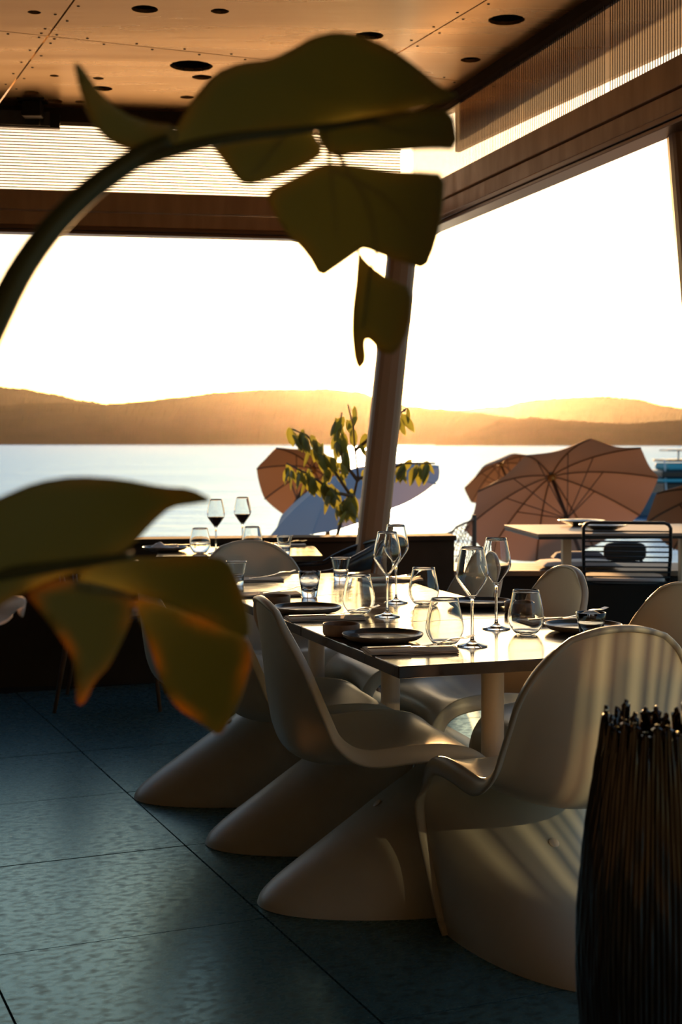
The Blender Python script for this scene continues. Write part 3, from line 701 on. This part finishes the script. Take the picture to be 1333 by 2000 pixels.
# bentwood armchairs
def armchair(c, rz, label):
    e = thing('armchair', label, 'armchair', c, rz, 'dark bentwood armchairs at the far table')
    MB().prism([(.22 * math.copysign(abs(math.cos(a)) ** .6, math.cos(a)), .23 * math.copysign(abs(math.sin(a)) ** .6, math.sin(a))) for a in [2 * math.pi * k / 28 for k in range(28)]], .425, .445).build('seat', M['bent'], e, bevel=.006)
    MB().prism([(.20 * math.copysign(abs(math.cos(a)) ** .6, math.cos(a)), .21 * math.copysign(abs(math.sin(a)) ** .6, math.sin(a))) for a in [2 * math.pi * k / 28 for k in range(28)]], .446, .475).build('seat_pad', M['pad'], e, bevel=.012)
    hoop = [];
    for k in range(25):
        a = R(-118 + 236 * k / 24); hoop.append((-.02 - .27 * math.cos(a), .27 * math.sin(a), .655 + .135 * max(0, math.cos(a)) ** .8))
    hoop = [(.20, hoop[0][1] * .98, .645)] + hoop + [(.20, hoop[-1][1] * .98, .645)]
    MB().tube(hoop, .013, 10).build('arm_rail', M['bent'], e, True)
    mb = MB(); V = []; n = 22
    for k in range(n + 1):
        a = R(-75 + 150 * k / n); x, y = -.02 - .265 * math.cos(a), .265 * math.sin(a); hh = .10 * math.cos(a * .95); zt = .655 + .13 * math.cos(a) ** .8
        V += [(x, y, zt), (x + .02, y, zt - .02 - hh)]
    mb.add(V, [(2 * k, 2 * k + 1, 2 * k + 3, 2 * k + 2) for k in range(n)])
    o = mb.build('backrest', M['bent'], e, True); sd = o.modifiers.new('thickness', 'SOLIDIFY'); sd.thickness = .010; sd.offset = 0
    for sx, sy in ((1, 1), (1, -1), (-1, 1), (-1, -1)):
        MB().tube([(sx * .25 - .01, sy * .25, 0), (sx * .19, sy * .20, .43)] + ([(sx * .24 if sx < 0 else .16, sy * .258, .66 if sx > 0 else .73)]), [.009, .016, .010], 10).build('leg', M['amber_wood'], e, True)
    return e
armchair((-.09, 7.12, 0), R(184), 'dark bentwood armchair at the right of the far table, beside the column')
armchair((-1.12, 7.02, 0), R(4), 'dark bentwood armchair at the left of the far table, mostly behind the leaf')

# ================================================================== TERRACE AT THE RIGHT
te = thing('terrace_table', 'weathered oak outdoor table with two dark dishes on the terrace', 'table', (0, 0, 0))
tc1, tc2 = PZ(1052, 1043, TZ), PZ(985, 1025, TZ)
td = (tc2 - tc1); tdn = Vector((td.y, -td.x, 0)).normalized(); L_ = 1.35; tyy = math.atan2(tdn.y, tdn.x)
ctr = tc1 + td / 2 + tdn * (L_ / 2)
te.location = (ctr.x, ctr.y, 0); te.rotation_euler = (0, 0, tyy); dlen = td.length
nb = 5
for k in range(nb): MB().box((0, (-.5 + (k + .5) / nb) * dlen, TZ - .009), (L_, dlen / nb - .003, .018)).build('plank', M['oak'], te, bevel=.002)
MB().box((0, 0, TZ - .026), (L_ - .01, dlen - .02, .016)).build('edge_frame', M['black_metal'], te)
for sx in (-1, 1):
    MB().box((sx * .38, 0, (TZ - .034) / 2), (.055, .055, TZ - .034)).build('leg', M['post'], te, bevel=.004)
    MB().box((sx * .38, 0, .008), (.10, .5, .016)).build('foot', M['black_metal'], te)
ME_D = mk('dish', [(0, 0), (.06, 0), (.075, .006), (.135, .030), (.150, .034), (.150, .038), (.132, .036), (.07, .012), (0, .010)], M['glaze'], 48)
for px, py, lb in ((1137, 1027, 'wide dark dish further left on the terrace table'), (1180, 1036, 'wide dark dish nearer and right on the terrace table')):
    o = link('dish', ME_D); o.location = PZ(px, py, TZ + .0005); tag(o, lb, 'dish', 'dark dishes on the terrace table')
def wire_chair(c, rz, label):
    e = thing('wire_chair', label, 'chair', c, rz)
    def rod(nm, pts, r_, par_=None): return MB().tube(pts, r_, 8).build(nm, M['black_metal'], par_ or e, True)
    W2 = .25
    bf_ = rod('back_frame', [(-.20, -W2 + .01, .44), (-.255, -W2, .62), (-.275, -W2, .785), (-.277, -W2 + .012, .805), (-.278, -W2 + .035, .815), (-.278, W2 - .035, .815), (-.277, W2 - .012, .805), (-.275, W2, .785), (-.255, W2, .62), (-.20, W2 - .01, .44)], .0105)
    for k in range(11):
        z = .765 - k * .0300; x = -.273 + (.0 if z > .62 else (.62 - z) * .30)
        rod('back_wire', [(x, -W2, z), (x, W2, z)], .0048, bf_)
    sf_ = rod('seat_frame', [(-.20, -W2 + .01, .44), (.22, -W2 + .01, .45), (.24, -W2 + .04, .45), (.24, W2 - .04, .45), (.22, W2 - .01, .45), (-.20, W2 - .01, .44)], .0075)
    for k in range(12): rod('seat_wire', [(-.16 + k * .034, -W2 + .01, .442), (-.16 + k * .034, W2 - .01, .442)], .0025, sf_)
    for sx, sy in ((1, 1), (1, -1), (-1, 1), (-1, -1)):
        rod('leg', [(sx * .18, sy * (W2 - .01), .44), (sx * .235, sy * (W2 + .005), 0)], .0075)
    pv = [(.21 * math.copysign(abs(math.cos(a)) ** .5, math.cos(a)) + .01, .235 * math.copysign(abs(math.sin(a)) ** .5, math.sin(a))) for a in [2 * math.pi * k / 32 for k in range(32)]]
    MB().prism(pv, .452, .482).build('seat_pad', M['pad'], e, bevel=.013, seg=3)
    return e
wc = PY(1228, 1020, 8.30)
wire_chair((wc.x + .03, 8.30 + .27, 0), R(82), 'black wire chair with a pale seat pad at the terrace table')
# bench wall beyond
be = thing('terrace_bench', 'long timber topped bench wall closing the terrace', 'bench', (0, 0, 0))
for k in range(4): MB().box((3.0, 9.28 + k * .155, .435), (4.6, .15, .035)).build('plank', M['bench'], be, bevel=.003)
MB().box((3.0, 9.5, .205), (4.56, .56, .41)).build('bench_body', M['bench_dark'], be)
cu = PY(1128, 1112, 9.42)
def cushion(name, c, d, m, lb, rz=0, g=None):
    mb = MB(); n = 12; V = []
    for j in (1, -1):
        for i in range(n + 1):
            for k in range(n + 1):
                u, v = -1 + 2 * i / n, -1 + 2 * k / n
                f = max(0, (1 - abs(u) ** 5) * (1 - abs(v) ** 5)) ** .45
                V.append((u * d[0] / 2, v * d[1] / 2, d[2] / 2 + j * d[2] / 2 * f))
    q = (n + 1) ** 2
    fs = [(i * (n + 1) + k, (i + 1) * (n + 1) + k, (i + 1) * (n + 1) + k + 1, i * (n + 1) + k + 1) for i in range(n) for k in range(n)]
    mb.add(V, fs + [tuple(q + z for z in f[::-1]) for f in fs])
    o = mb.build(name, m, None, True); bm = bmesh.new(); bm.from_mesh(o.data); bmesh.ops.remove_doubles(bm, verts=bm.verts, dist=1e-5); bm.to_mesh(o.data); bm.free()
    o.location = c; o.rotation_euler = (0, 0, rz); return tag(o, lb, 'cushion', g)
cushion('seat_cushion', (cu.x, 9.43, .4535), (.52, .36, .05), M['pad'], 'flat pale seat cushion on the bench behind the wire chair', .04)
M['grey_pad'] = mat('grey_pad', (.16, .14, .135), .85, bump=.2, bump_scale=160, bump_dist=.001)
cg = PY(1130, 1090, 9.72); cushion('back_cushion', (cg.x, 9.71, .4535), (.36, .15, .085), M['grey_pad'], 'low dark grey cushion on the bench left of the round chair back')
# rounded chair back standing beyond the bench
lo = thing('lounge_chair', 'dark rounded chair back standing beyond the bench', 'chair', (0, 0, 0))
lc = PY(1222, 1078, 10.9); V = []; mb = MB(); n = 24
pv = [(.165 * math.copysign(abs(math.cos(a)) ** .45, math.cos(a)), .075 * math.copysign(abs(math.sin(a)) ** .6, math.sin(a))) for a in [2 * math.pi * k / 32 for k in range(32)]]
mb.add([(lc.x + a, 10.9, lc.z + b_) for a, b_ in pv] + [(lc.x + a * .96, 10.96, lc.z + b_ * .94) for a, b_ in pv], [tuple(range(32)), tuple(range(32, 64))[::-1]] + [(k, (k + 1) % 32, 32 + (k + 1) % 32, 32 + k) for k in range(32)])
mb.build('backrest', M['black_metal'], lo, bevel=.01)
MB().box((lc.x, 11.15, lc.z - .38), (.40, .42, .05)).build('seat', M['black_metal'], lo, bevel=.02)
for sx in (-1, 1):
    MB().tube([(lc.x + sx * .13, 10.94, lc.z), (lc.x + sx * .14, 10.97, lc.z - .38), (lc.x + sx * .17, 10.9, -1.16)], .014, 8).build('leg', M['black_metal'], lo, True)
    MB().tube([(lc.x + sx * .15, 11.32, lc.z - .38), (lc.x + sx * .18, 11.42, -1.18)], .014, 8).build('leg', M['black_metal'], lo, True)

# ================================================================== BEACH: umbrellas, net, boat
def umbrella(label, apex, axis, rad, hgt, m, spin=0, n=8, pole_len=2.6, ground=-1.3, ribs=True):
    axis = Vector(axis).normalized(); e = thing('beach_umbrella', label, 'umbrella', apex, 0, 'umbrellas on the beach'); e.rotation_mode = 'QUATERNION'
    u_ = (Vector((1, 0, 0)) - axis * axis.x).normalized(); v_ = axis.cross(u_)
    e.rotation_quaternion = Matrix((u_, v_, axis)).transposed().to_quaternion()
    def pt(a, t_):                                    # t_: 0 apex .. 1 rim; sagging dome, scalloped between ribs
        loc = (a / (2 * math.pi / n)) % 1.0; sc_ = math.cos((loc - .5) * math.pi) ** 1
        sag = sc_ * .09 * t_ * t_
        rr_ = rad * t_ * (1 - sag * .9)
        return Vector((rr_ * math.cos(a), rr_ * math.sin(a), -hgt * (t_ ** 1.75) - .02 * 0 - .05 * sag))
    for k in range(n):
        a0 = spin + 2 * math.pi * k / n; V = []; U, T_ = 8, 9
        for j in range(T_ + 1):
            for i in range(U + 1):
                fr = i / U; a = a0 + 2 * math.pi / n * fr; t_ = j / T_
                sc_ = math.sin(fr * math.pi); rr_ = rad * t_ * (1 - .065 * sc_ * t_ * t_)
                V.append((rr_ * math.cos(a), rr_ * math.sin(a), -hgt * t_ ** 1.7 - .035 * sc_ * t_ * rad))
        MB().add(V, [(j * (U + 1) + i, j * (U + 1) + i + 1, (j + 1) * (U + 1) + i + 1, (j + 1) * (U + 1) + i) for j in range(T_) for i in range(U)]).build('canopy_panel', m, e, True)
        rb_ = MB().tube([(rad * t_ * math.cos(a0), rad * t_ * math.sin(a0), -hgt * t_ ** 1.7 - .012) for t_ in [j / 8 for j in range(9)]], .008, 6).build('rib', M['rib'], e, True)
        if ribs: MB().tube([(0, 0, -.62), (rad * .5 * math.cos(a0), rad * .5 * math.sin(a0), -hgt * .5 ** 1.7 - .02)], .006, 6).build('strut', M['rib'], rb_, True)
    MB().tube([(0, 0, .03), (0, 0, -pole_len)], .022, 10).build('pole', M['umb_pole'], e, True)
    MB().lathe([(0, .07), (.02, .06), (.03, .02), (.045, -.01), (.045, -.06), (.02, -.08)], 14).build('hub', M['brass'], e, True)
    return e
umbrella('large grey canvas umbrella tipped away, underside and ribs in view', PY(1077, 929, 16.3), (-.243, .735, .911), 1.135, .40, M['umb_grey'], -2.048, 10, 2.75)
umbrella('tan canvas umbrella half hidden behind the large grey one', PY(978, 905, 27.0), (-.28, .52, .80), .86, .36, M['umb_tan'], R(5), 8, 2.6)
umbrella('pale blue umbrella tipped over behind the column', PY(676, 922, 14.2), (-.45, -.233, 1.252), .93, .30, M['umb_blue'], -1.291, 8, 2.3)
umbrella('tan umbrella behind the small tree, left of the column', PY(612, 915, 17.5), (.3, .75, .6), .62, .35, M['umb_tan'], R(12), 8, 2.2)
umbrella('tan umbrella cut by the right picture edge', PY(1395, 965, 13.5), (.2, .62, .76), .62, .30, M['umb_tan'], R(25), 8, 2.2)
umbrella('low tan umbrella just above the low wall, under the pale blue one', PY(640, 1048, 14.9), (.1, .3, .95), .40, .16, M['umb_tan'], R(0), 8, 1.3, ribs=False)
# net strung between posts
ne = thing('fishing_net', 'brownish fishing net strung behind the low wall right of the column', 'net', (0, 0, 0)); mb = MB()
nA, nB = PY(700, 1052, 11.0), PY(925, 1010, 11.4); NW, NH = 34, 9
def npt(i, j):
    t_ = i / NW; p = nA.lerp(nB, t_); p.z -= .22 * math.sin(t_ * math.pi) ** .8 * .55; p.z -= j * (.05 + .01 * math.sin(i)); p.y += .03 * math.sin(i * .9 + j); p.x += .012 * math.sin(j * 2.1 + i); return p
for i in range(NW):
    for j in range(NH):
        a = npt(i, j)
        for q in ((npt(i + 1, j + 1),) if True else ()): mb.tube([a, q], .0035, 3, False)
        if j: mb.tube([a, npt(i + 1, j - 1)], .0035, 3, False)
mb.build('mesh_twine', M['net'], ne)
MB().tube([npt(i, 0) for i in range(NW + 1)], .008, 6).build('head_rope', M['net'], ne, True)
for fr in (.36, 1.0):
    p = npt(int(NW * fr), 0); MB().tube([(p.x, p.y, -1.2), (p.x, p.y, p.z + .02)], .018, 8).build('stake', M['bark'], ne, True)
# boat
bo = PY(1322, 985, 62.0); boat = thing('motor_boat', 'small motor boat with teal canvas moored at the right edge', 'boat', (bo.x, 62.0, -1.9), R(12))
hp = [(-2.6, -.0), (-1.9, -.75), (0, -.95), (2.4, -.9), (2.6, -.8), (2.6, .8), (2.4, .9), (0, .95), (-1.9, .75)]; V = []
for z, s_ in ((-.25, .72), (.25, .88), (.85, 1.0)): V += [(a * (1 if z > 0 else .93), b_ * s_, z + (.25 * max(0, -a - .5) / 2 if z > .5 else 0)) for a, b_ in hp]
n = len(hp); MB().add(V, [tuple(range(n))[::-1], tuple(range(2 * n, 3 * n))] + [(r_ * n + k, r_ * n + (k + 1) % n, (r_ + 1) * n + (k + 1) % n, (r_ + 1) * n + k) for r_ in (0, 1) for k in range(n)]).build('hull', M['boat_hull'], boat, bevel=.05)
cab = MB().box((.4, 0, 1.15), (2.6, 1.5, .55)).build('cabin', M['boat_dark'], boat, bevel=.08)
MB().box((.5, 0, 1.50), (3.0, 1.75, .14)).build('cabin_roof', M['boat_teal'], cab, bevel=.05)
MB().prism([(-1.0, -.8), (1.9, -.8), (1.9, .8), (-1.0, .8)], 1.58, 1.95).build('windscreen', M['boat_dark'], cab, bevel=.1)
MB().box((.3, 0, 2.10), (2.0, 1.5, .30)).build('upper_canvas', M['boat_teal'], boat, bevel=.1)
MB().box((.4, 0, 2.36), (2.3, 1.6, .10)).build('bimini_top', M['boat_dark'], boat, bevel=.04)
for sx in (-.9, 1.6): MB().tube([(sx * .9, -.75, .85), (sx, -.75, 2.4)], .03, 6).build('post', M['boat_white'], boat)
MB().box((.1, 0, 2.80), (1.4, .9, .06)).build('radar_arch', M['boat_dark'], boat, bevel=.02); MB().tube([(.1, 0, 2.4), (.1, 0, 2.8)], .04, 6).build('mast', M['boat_white'], boat)
MB().lathe([(0, -.28), (.16, -.22), (.24, 0), (.16, .22), (0, .28)], 16).build('fender', M['fender'], boat, True, loc=(.6, -1.05, .75))

# ================================================================== SMALL TREE BEHIND THE COLUMN
tre = thing('small_tree', 'slender small tree with hanging leaves behind the corner column', 'tree', (0, 0, 0)); TY = 10.4
brs = [[(655, 1060), (668, 1015), (690, 975), (700, 930), (694, 880), (690, 830), (680, 790)], [(690, 975), (660, 930), (630, 885), (600, 850), (572, 838)], [(690, 970), (650, 960), (610, 930), (560, 905)],
       [(700, 935), (740, 925), (790, 905), (850, 905)], [(694, 880), (730, 850), (770, 815), (792, 800)], [(672, 1010), (665, 985), (690, 965)], [(700, 940), (670, 900), (660, 850), (668, 805)]]
root = PY(655, 1060, TY)
MB().tube([(root.x + .03, TY, -1.2), (root.x, TY, -.4), tuple(root)], [.03, .025, .018], 8).build('trunk', M['bark'], tre, True)
rng = random.Random(3); lm = MB(); V = []
for j in range(9):
    t_ = j / 8; hw = .027 * math.sin(math.pi * t_ ** .8) ** .8
    V += [(-hw, .010 * abs(hw) / .02, -t_ * .150), (0, 0, -t_ * .150 + .0), (hw, .010 * abs(hw) / .02, -t_ * .150)]
lm.add([(x, y + .012 * math.sin(z * 20), z) for x, y, z in V], [(3 * j + k, 3 * j + k + 1, 3 * j + k + 4, 3 * j + k + 3) for j in range(8) for k in (0, 1)])
ME_L = lm.mesh('leaf'); ME_L.polygons.foreach_set('use_smooth', [True] * len(ME_L.polygons)); ME_L.materials.append(M['leaf_small'])
nl = [8, 36, 36, 28, 12, 18, 24]
for bi, br in enumerate(brs):
    pts = [PY(a, b_, TY + .12 * math.sin(bi * 2.1 + k)) for k, (a, b_) in enumerate(br)]
    MB().tube(pts, [.014 * (1 - .75 * k / len(pts)) for k in range(len(pts))], 6).build('branch', M['bark'], tre, True)
    for q in range(nl[bi]):
        u = (.30 + .70 * (q + rng.random()) / nl[bi]) * (len(pts) - 1); k = min(int(u), len(pts) - 2); p = pts[k].lerp(pts[k + 1], u - k)
        o = link('leaf', ME_L, tre); o.location = p + Vector((rng.uniform(-.05, .05), rng.uniform(-.12, .12), rng.uniform(-.03, .03)))
        o.rotation_euler = (rng.uniform(-.5, .5), rng.uniform(-.55, .55) - (.25 if bi in (1, 2) else -.2 if bi == 3 else 0), rng.uniform(-1.3, 1.3)); s_ = rng.uniform(.8, 1.15); o.scale = (s_ * 1.1, s_, s_)

# ================================================================== FOREGROUND: SPLIT-LEAF PLANT
LY = 1.22
def leaf_patch(name, outline, depth, m, parent, step=14, veins=None):
    """a lobe from its outline: triangulated, bent in depth, given real thickness"""
    def chaik(P):
        out = []
        for i in range(len(P)):
            a, b_ = Vector(P[i][:2]), Vector(P[(i + 1) % len(P)][:2])
            out += [a.lerp(b_, .22), a.lerp(b_, .78)]
        return out
    P = [Vector(p) for p in outline]
    P = chaik(P)
    dense = []
    for i in range(len(P)):
        a, b_ = P[i], P[(i + 1) % len(P)]; n = max(1, int((b_ - a).length / step)); dense += [a.lerp(b_, k / n) for k in range(n)]
    P = dense
    xs, ys = [p.x for p in P], [p.y for p in P]; pts = list(P)
    def inside(q):
        c = False; j = len(P) - 1
        for i in range(len(P)):
            if (P[i].y > q.y) != (P[j].y > q.y) and q.x < (P[j].x - P[i].x) * (q.y - P[i].y) / (P[j].y - P[i].y) + P[i].x: c = not c
            j = i
        return c
    yy = min(ys) + step; rowi = 0
    while yy < max(ys):
        xx = min(xs) + (step / 2 if rowi % 2 else step)
        while xx < max(xs):
            q = Vector((xx, yy))
            if inside(q) and min((q - p).length for p in P) > step * .6: pts.append(q)
            xx += step
        yy += step; rowi += 1
    V, E, Fc, ov, *_ = geometry.delaunay_2d_cdt(pts, [(i, (i + 1) % len(P)) for i in range(len(P))], [], 1, 1e-5)
    me = bpy.data.meshes.new(name)
    me.from_pydata([tuple(PY(v.x, v.y, depth(v.x, v.y))) for v in V], [], [tuple(f) for f in Fc]); me.update()
    at = me.attributes.new('edge', 'FLOAT', 'POINT')
    for i, v in enumerate(V):
        d = min((v - p).length for p in P); at.data[i].value = max(0, 1 - d / 26.0) * (.55 + .45 * math.sin(v.x * .031 + v.y * .043))
    me.polygons.foreach_set('use_smooth', [True] * len(me.polygons)); me.materials.append(m)
    o = link(name, me, parent); sd = o.modifiers.new('thickness', 'SOLIDIFY'); sd.thickness = .0016; sd.offset = 0
    return o
mp_ = thing('split_leaf_plant', 'large split-leaf plant in the foreground, two leaves across the view', 'plant', (0, 0, 0))
d1 = lambda x, y: LY + .05 * math.sin((x - 300) / 190.0) + (y - 250) * .00030
up_lobes = [[(345, 250), (375, 195), (420, 142), (470, 122), (530, 116), (570, 96), (610, 72), (655, 62), (705, 68), (760, 92), (815, 130), (860, 170), (896, 186), (875, 196), (800, 215), (720, 232), (640, 248), (560, 258), (470, 272), (390, 286), (340, 296), (300, 300)],
            [(400, 272), (500, 260), (606, 250), (636, 296), (600, 322), (530, 350), (478, 363), (455, 340), (425, 300)],
            [(620, 245), (720, 228), (820, 214), (884, 214), (897, 292), (840, 290), (760, 296), (700, 300), (650, 308), (622, 276)],
            [(518, 376), (570, 350), (630, 318), (690, 322), (760, 334), (820, 336), (870, 340), (864, 420), (852, 478), (832, 527), (790, 512), (750, 500), (712, 484), (700, 492), (660, 520), (626, 543), (600, 496), (560, 455), (535, 415)],
            [(699, 484), (716, 512), (760, 545), (806, 565), (800, 640), (775, 690), (745, 690), (722, 662), (713, 665), (717, 705), (703, 723), (692, 705), (686, 650), (688, 600), (695, 545)],
            [(300, 300), (245, 292), (200, 268), (172, 225), (155, 175), (143, 120), (160, 128), (195, 180), (240, 222), (290, 240), (345, 245), (350, 275)]]
for k, lb in enumerate(up_lobes):
    leaf_patch('leaf_lobe', lb, (lambda q: (lambda x, y: d1(x, y) + (.0, .010, -.012, .014, .03, -.02)[q]))(k), M['monstera'], mp_, 15)
def stalk(pts, r0, r1, nm='stalk'):
    P = catmull([list(PY(a, b_, dd)) for a, b_, dd in pts], 26)
    return MB().tube(P, [r0 + (r1 - r0) * k / 25 for k in range(26)], 12).build(nm, M['petiole'], mp_, True)
stalk([(-420, 1500, 1.20), (-180, 1000, 1.16), (-20, 650, 1.15), (60, 500, 1.16), (150, 395, 1.18), (255, 315, 1.20), (330, 280, LY - .01)], .0135, .0085)
stalk([(255, 320, 1.20), (420, 275, LY - .01), (620, 250, LY + .02), (800, 225, LY + .02)], .0062, .002, 'midrib')
for vp in ([(640, 250), (642, 300), (650, 360), (660, 470)], [(660, 300), (720, 400), (735, 490), (722, 540), (710, 640)], [(700, 240), (780, 262), (880, 272)], [(560, 262), (530, 300), (490, 345)], [(650, 330), (760, 390), (820, 480)]):
    stalk([(a, b_, d1(a, b_) + .019) for a, b_ in vp], .0022, .0009, 'vein')
d2 = lambda x, y: 1.12 + .04 * math.sin((x - 60) / 160.0) + (y - 1100) * .00028
lo_lobes = [[(-160, 1120), (-60, 1000), (0, 972), (70, 942), (150, 930), (240, 936), (320, 952), (372, 954), (418, 978), (380, 984), (335, 990), (300, 1020), (262, 1062), (212, 1092), (160, 1115), (100, 1130), (40, 1160), (0, 1182), (-80, 1240), (-170, 1260)],
            [(200, 1092), (300, 1090), (380, 1084), (446, 1092), (472, 1150), (488, 1215), (486, 1248), (440, 1228), (380, 1200), (310, 1172), (250, 1158), (200, 1150), (150, 1140), (160, 1112)],
            [(258, 1165), (320, 1180), (400, 1212), (486, 1246), (492, 1290), (472, 1360), (452, 1405), (430, 1440), (395, 1412), (345, 1382), (318, 1340), (296, 1270), (276, 1215)],
            [(48, 1158), (110, 1130), (190, 1140), (258, 1160), (268, 1180), (244, 1240), (214, 1300), (185, 1330), (165, 1372), (150, 1378), (150, 1330), (142, 1285), (110, 1235), (75, 1190)]]
for k, lb in enumerate(lo_lobes):
    leaf_patch('leaf_lobe', lb, (lambda q: (lambda x, y: d2(x, y) + (.0, .012, .022, -.012)[q]))(k), M['monstera_dry'] if k in (2, 3) else M['monstera'], mp_, 15)
stalk([(-420, 1520, 1.14), (-300, 1300, 1.12), (-200, 1180, 1.11), (-40, 1130, 1.11), (120, 1105, 1.12), (260, 1085, 1.13)], .010, .003)
stalk([(-420, 1500, 1.20), (-425, 2000, 1.18), (-420, 2600, 1.18), (-415, 3200, 1.18)], .016, .018, 'stem')
pp = PY(-415, 3100, 1.18)
MB().lathe([(0, 0), (.13, 0), (.15, .02), (.19, .42), (.20, .44), (.18, .44), (.17, .40), (0, .40)], 32, (pp.x, pp.y, 0)).build('pot', M['pot'], mp_, True)

# pale flower at the left edge
fl = thing('orchid', 'pale pink orchid bloom at the left picture edge', 'flower', (0, 0, 0)); FY = 2.1
for k, pol in enumerate(([(-60, 1195), (-20, 1175), (25, 1165), (48, 1166), (52, 1180), (30, 1192), (20, 1205), (-20, 1230), (-60, 1240)], [(30, 1172), (52, 1168), (48, 1195), (44, 1207), (36, 1200), (32, 1186)], [(-40, 1195), (0, 1188), (28, 1200), (14, 1216), (-6, 1222), (-40, 1225)])):
    leaf_patch('petal', pol, (lambda q: (lambda x, y: FY + .02 * q + (x - 10) * .0004 + .01 * math.sin(y * .1)))(k), M['petal'], fl, 8)
MB().tube([tuple(PY(-20, 1200, FY + .05)), tuple(PY(-90, 1230, FY + .06)), tuple(PY(-170, 1400, FY + .08)), (PY(-200, 1400, FY).x, FY + .08, .42)], .004, 8).build('flower_stalk', M['petiole'], fl, True)
q = PY(-200, 1400, FY); MB().lathe([(0, 0), (.07, 0), (.08, .02), (.10, .44), (.09, .44), (.08, .40), (0, .40)], 24, (q.x, FY + .08, 0)).build('pot', M['pot'], fl, True)

# ribbed vase
VY = 2.2; vs_ = F / VY; vc = (1283 - CX) / vs_
va = thing('ribbed_vase', 'tall dark glazed vase with vertical ribs and a jagged rim', 'vase', (vc, VY, 0)); NV = 90
prof = catmull([(.075, 0), (.088, .12), (.106, .26), (.119, .40), (.1235, .50), (.119, .60), (.108, .70), (.094, .79), (.083, .845)], 44)
rv = random.Random(5); tops = [(.030 if k % 3 == 0 else .012 if k % 3 == 1 else -.002) * rv.uniform(.3, 1.1) for k in range(NV)]; wid = [rv.uniform(.75, 1.1) for _ in range(NV)]
V = []; sub = 6; NT = NV * sub; jit = [rv.uniform(0, 6) for _ in range(NV)]
for j, (r_, z) in enumerate(prof):
    for k in range(NT):
        rb = k // sub; fr = (k % sub) / sub; bumpv = math.sin(fr * math.pi) ** .7 * wid[rb]
        a = 2 * math.pi * k / NT + .006 * math.sin(z * 17 + jit[rb])
        rr_ = r_ - .003 + .0040 * bumpv + .0012 * math.sin(z * 46 + jit[rb])
        gf = (k % (3 * sub)) / (3 * sub); zz = z + (tops[rb // 3] * .8 + .034 * (math.sin(gf * math.pi) ** 1.1 - .6)) * smoothstep(.812, .845, z)
        V.append((rr_ * math.cos(a), rr_ * math.sin(a), zz))
mb = MB().add(V, [(j * NT + k, j * NT + (k + 1) % NT, (j + 1) * NT + (k + 1) % NT, (j + 1) * NT + k) for j in range(len(prof) - 1) for k in range(NT)])
bd = mb.build('ribbed_body', M['vase'], va, True); sd = bd.modifiers.new('thickness', 'SOLIDIFY'); sd.thickness = .007; sd.offset = -1
MB().lathe([(0, .002), (.072, .002), (.072, .03), (0, .03)], 32).build('vase_foot', M['vase'], va, True)

# ================================================================== ADDED SPOT AND SLATS (out of frame, put in to stripe the nearest chair)
sp_p = Vector((2.15, 1.15, 1.42)); sp_t = Vector((.84, 3.45, .60)); sdv = (sp_t - sp_p).normalized()
sl = thing('added_spot', 'added black spot on a stand, unseen right of the camera', 'added light', (sp_p.x, sp_p.y, 0))
MB().tube([(0, 0, .02), (0, 0, sp_p.z - .03)], .012, 10).build('pole', M['black_metal'], sl, True)
MB().lathe([(0, 0), (.14, 0), (.14, .014), (.02, .022)], 28).build('foot_plate', M['black_metal'], sl, True)
hd_ = MB().lathe([(0, -.14), (.035, -.14), (.045, -.11), (.045, -.02)], 20).build('lamp_head', M['black_metal'], sl, True); hd_.location = (0, 0, sp_p.z); hd_.rotation_euler = sdv.to_track_quat('Z', 'Y').to_euler()
ld = bpy.data.lights.new('added_spot_beam', 'SPOT'); lo_ = bpy.data.objects.new('added_spot_beam', ld); COL.objects.link(lo_); lo_.location = sp_p; lo_.rotation_euler = sdv.to_track_quat('-Z', 'Y').to_euler()
ld.energy = 190; ld.color = (1.0, .76, .38); ld.spot_size = R(17); ld.spot_blend = .35; ld.shadow_soft_size = .012  # warm beam invented for the stripes on the chair back
scn = thing('added_gobo', 'added unseen slats cutting the spot into stripes on the nearest chair', 'gobo', (0, 0, 0))
sc_c = sp_p + sdv * 1.25; sx_ = sdv.cross(Vector((0, 0, 1))).normalized()  # unseen slats added only to shape the spot into stripes
for k in range(16):
    p = sc_c + sx_ * (-.13 + k * .0205 + (.004 * math.sin(k * 2.3)))
    MB().box((p.x, p.y, .75), (.0075 + .004 * abs(math.sin(k * 1.7)), .012, 1.4), Matrix.Rotation(math.atan2(sx_.y, sx_.x), 3, 'Z')).build('slat', M['bench'], scn)
for z in (.06, 1.44):
    a, b_ = sc_c + sx_ * -.16, sc_c + sx_ * .21
    MB().tube([(a.x, a.y, z), (b_.x, b_.y, z)], .016, 8).build('gobo_rail', M['bench'], scn)
for f_ in (-.16, .21):
    a = sc_c + sx_ * f_; MB().box((a.x, a.y, .75), (.03, .03, 1.5)).build('gobo_post', M['bench'], scn)
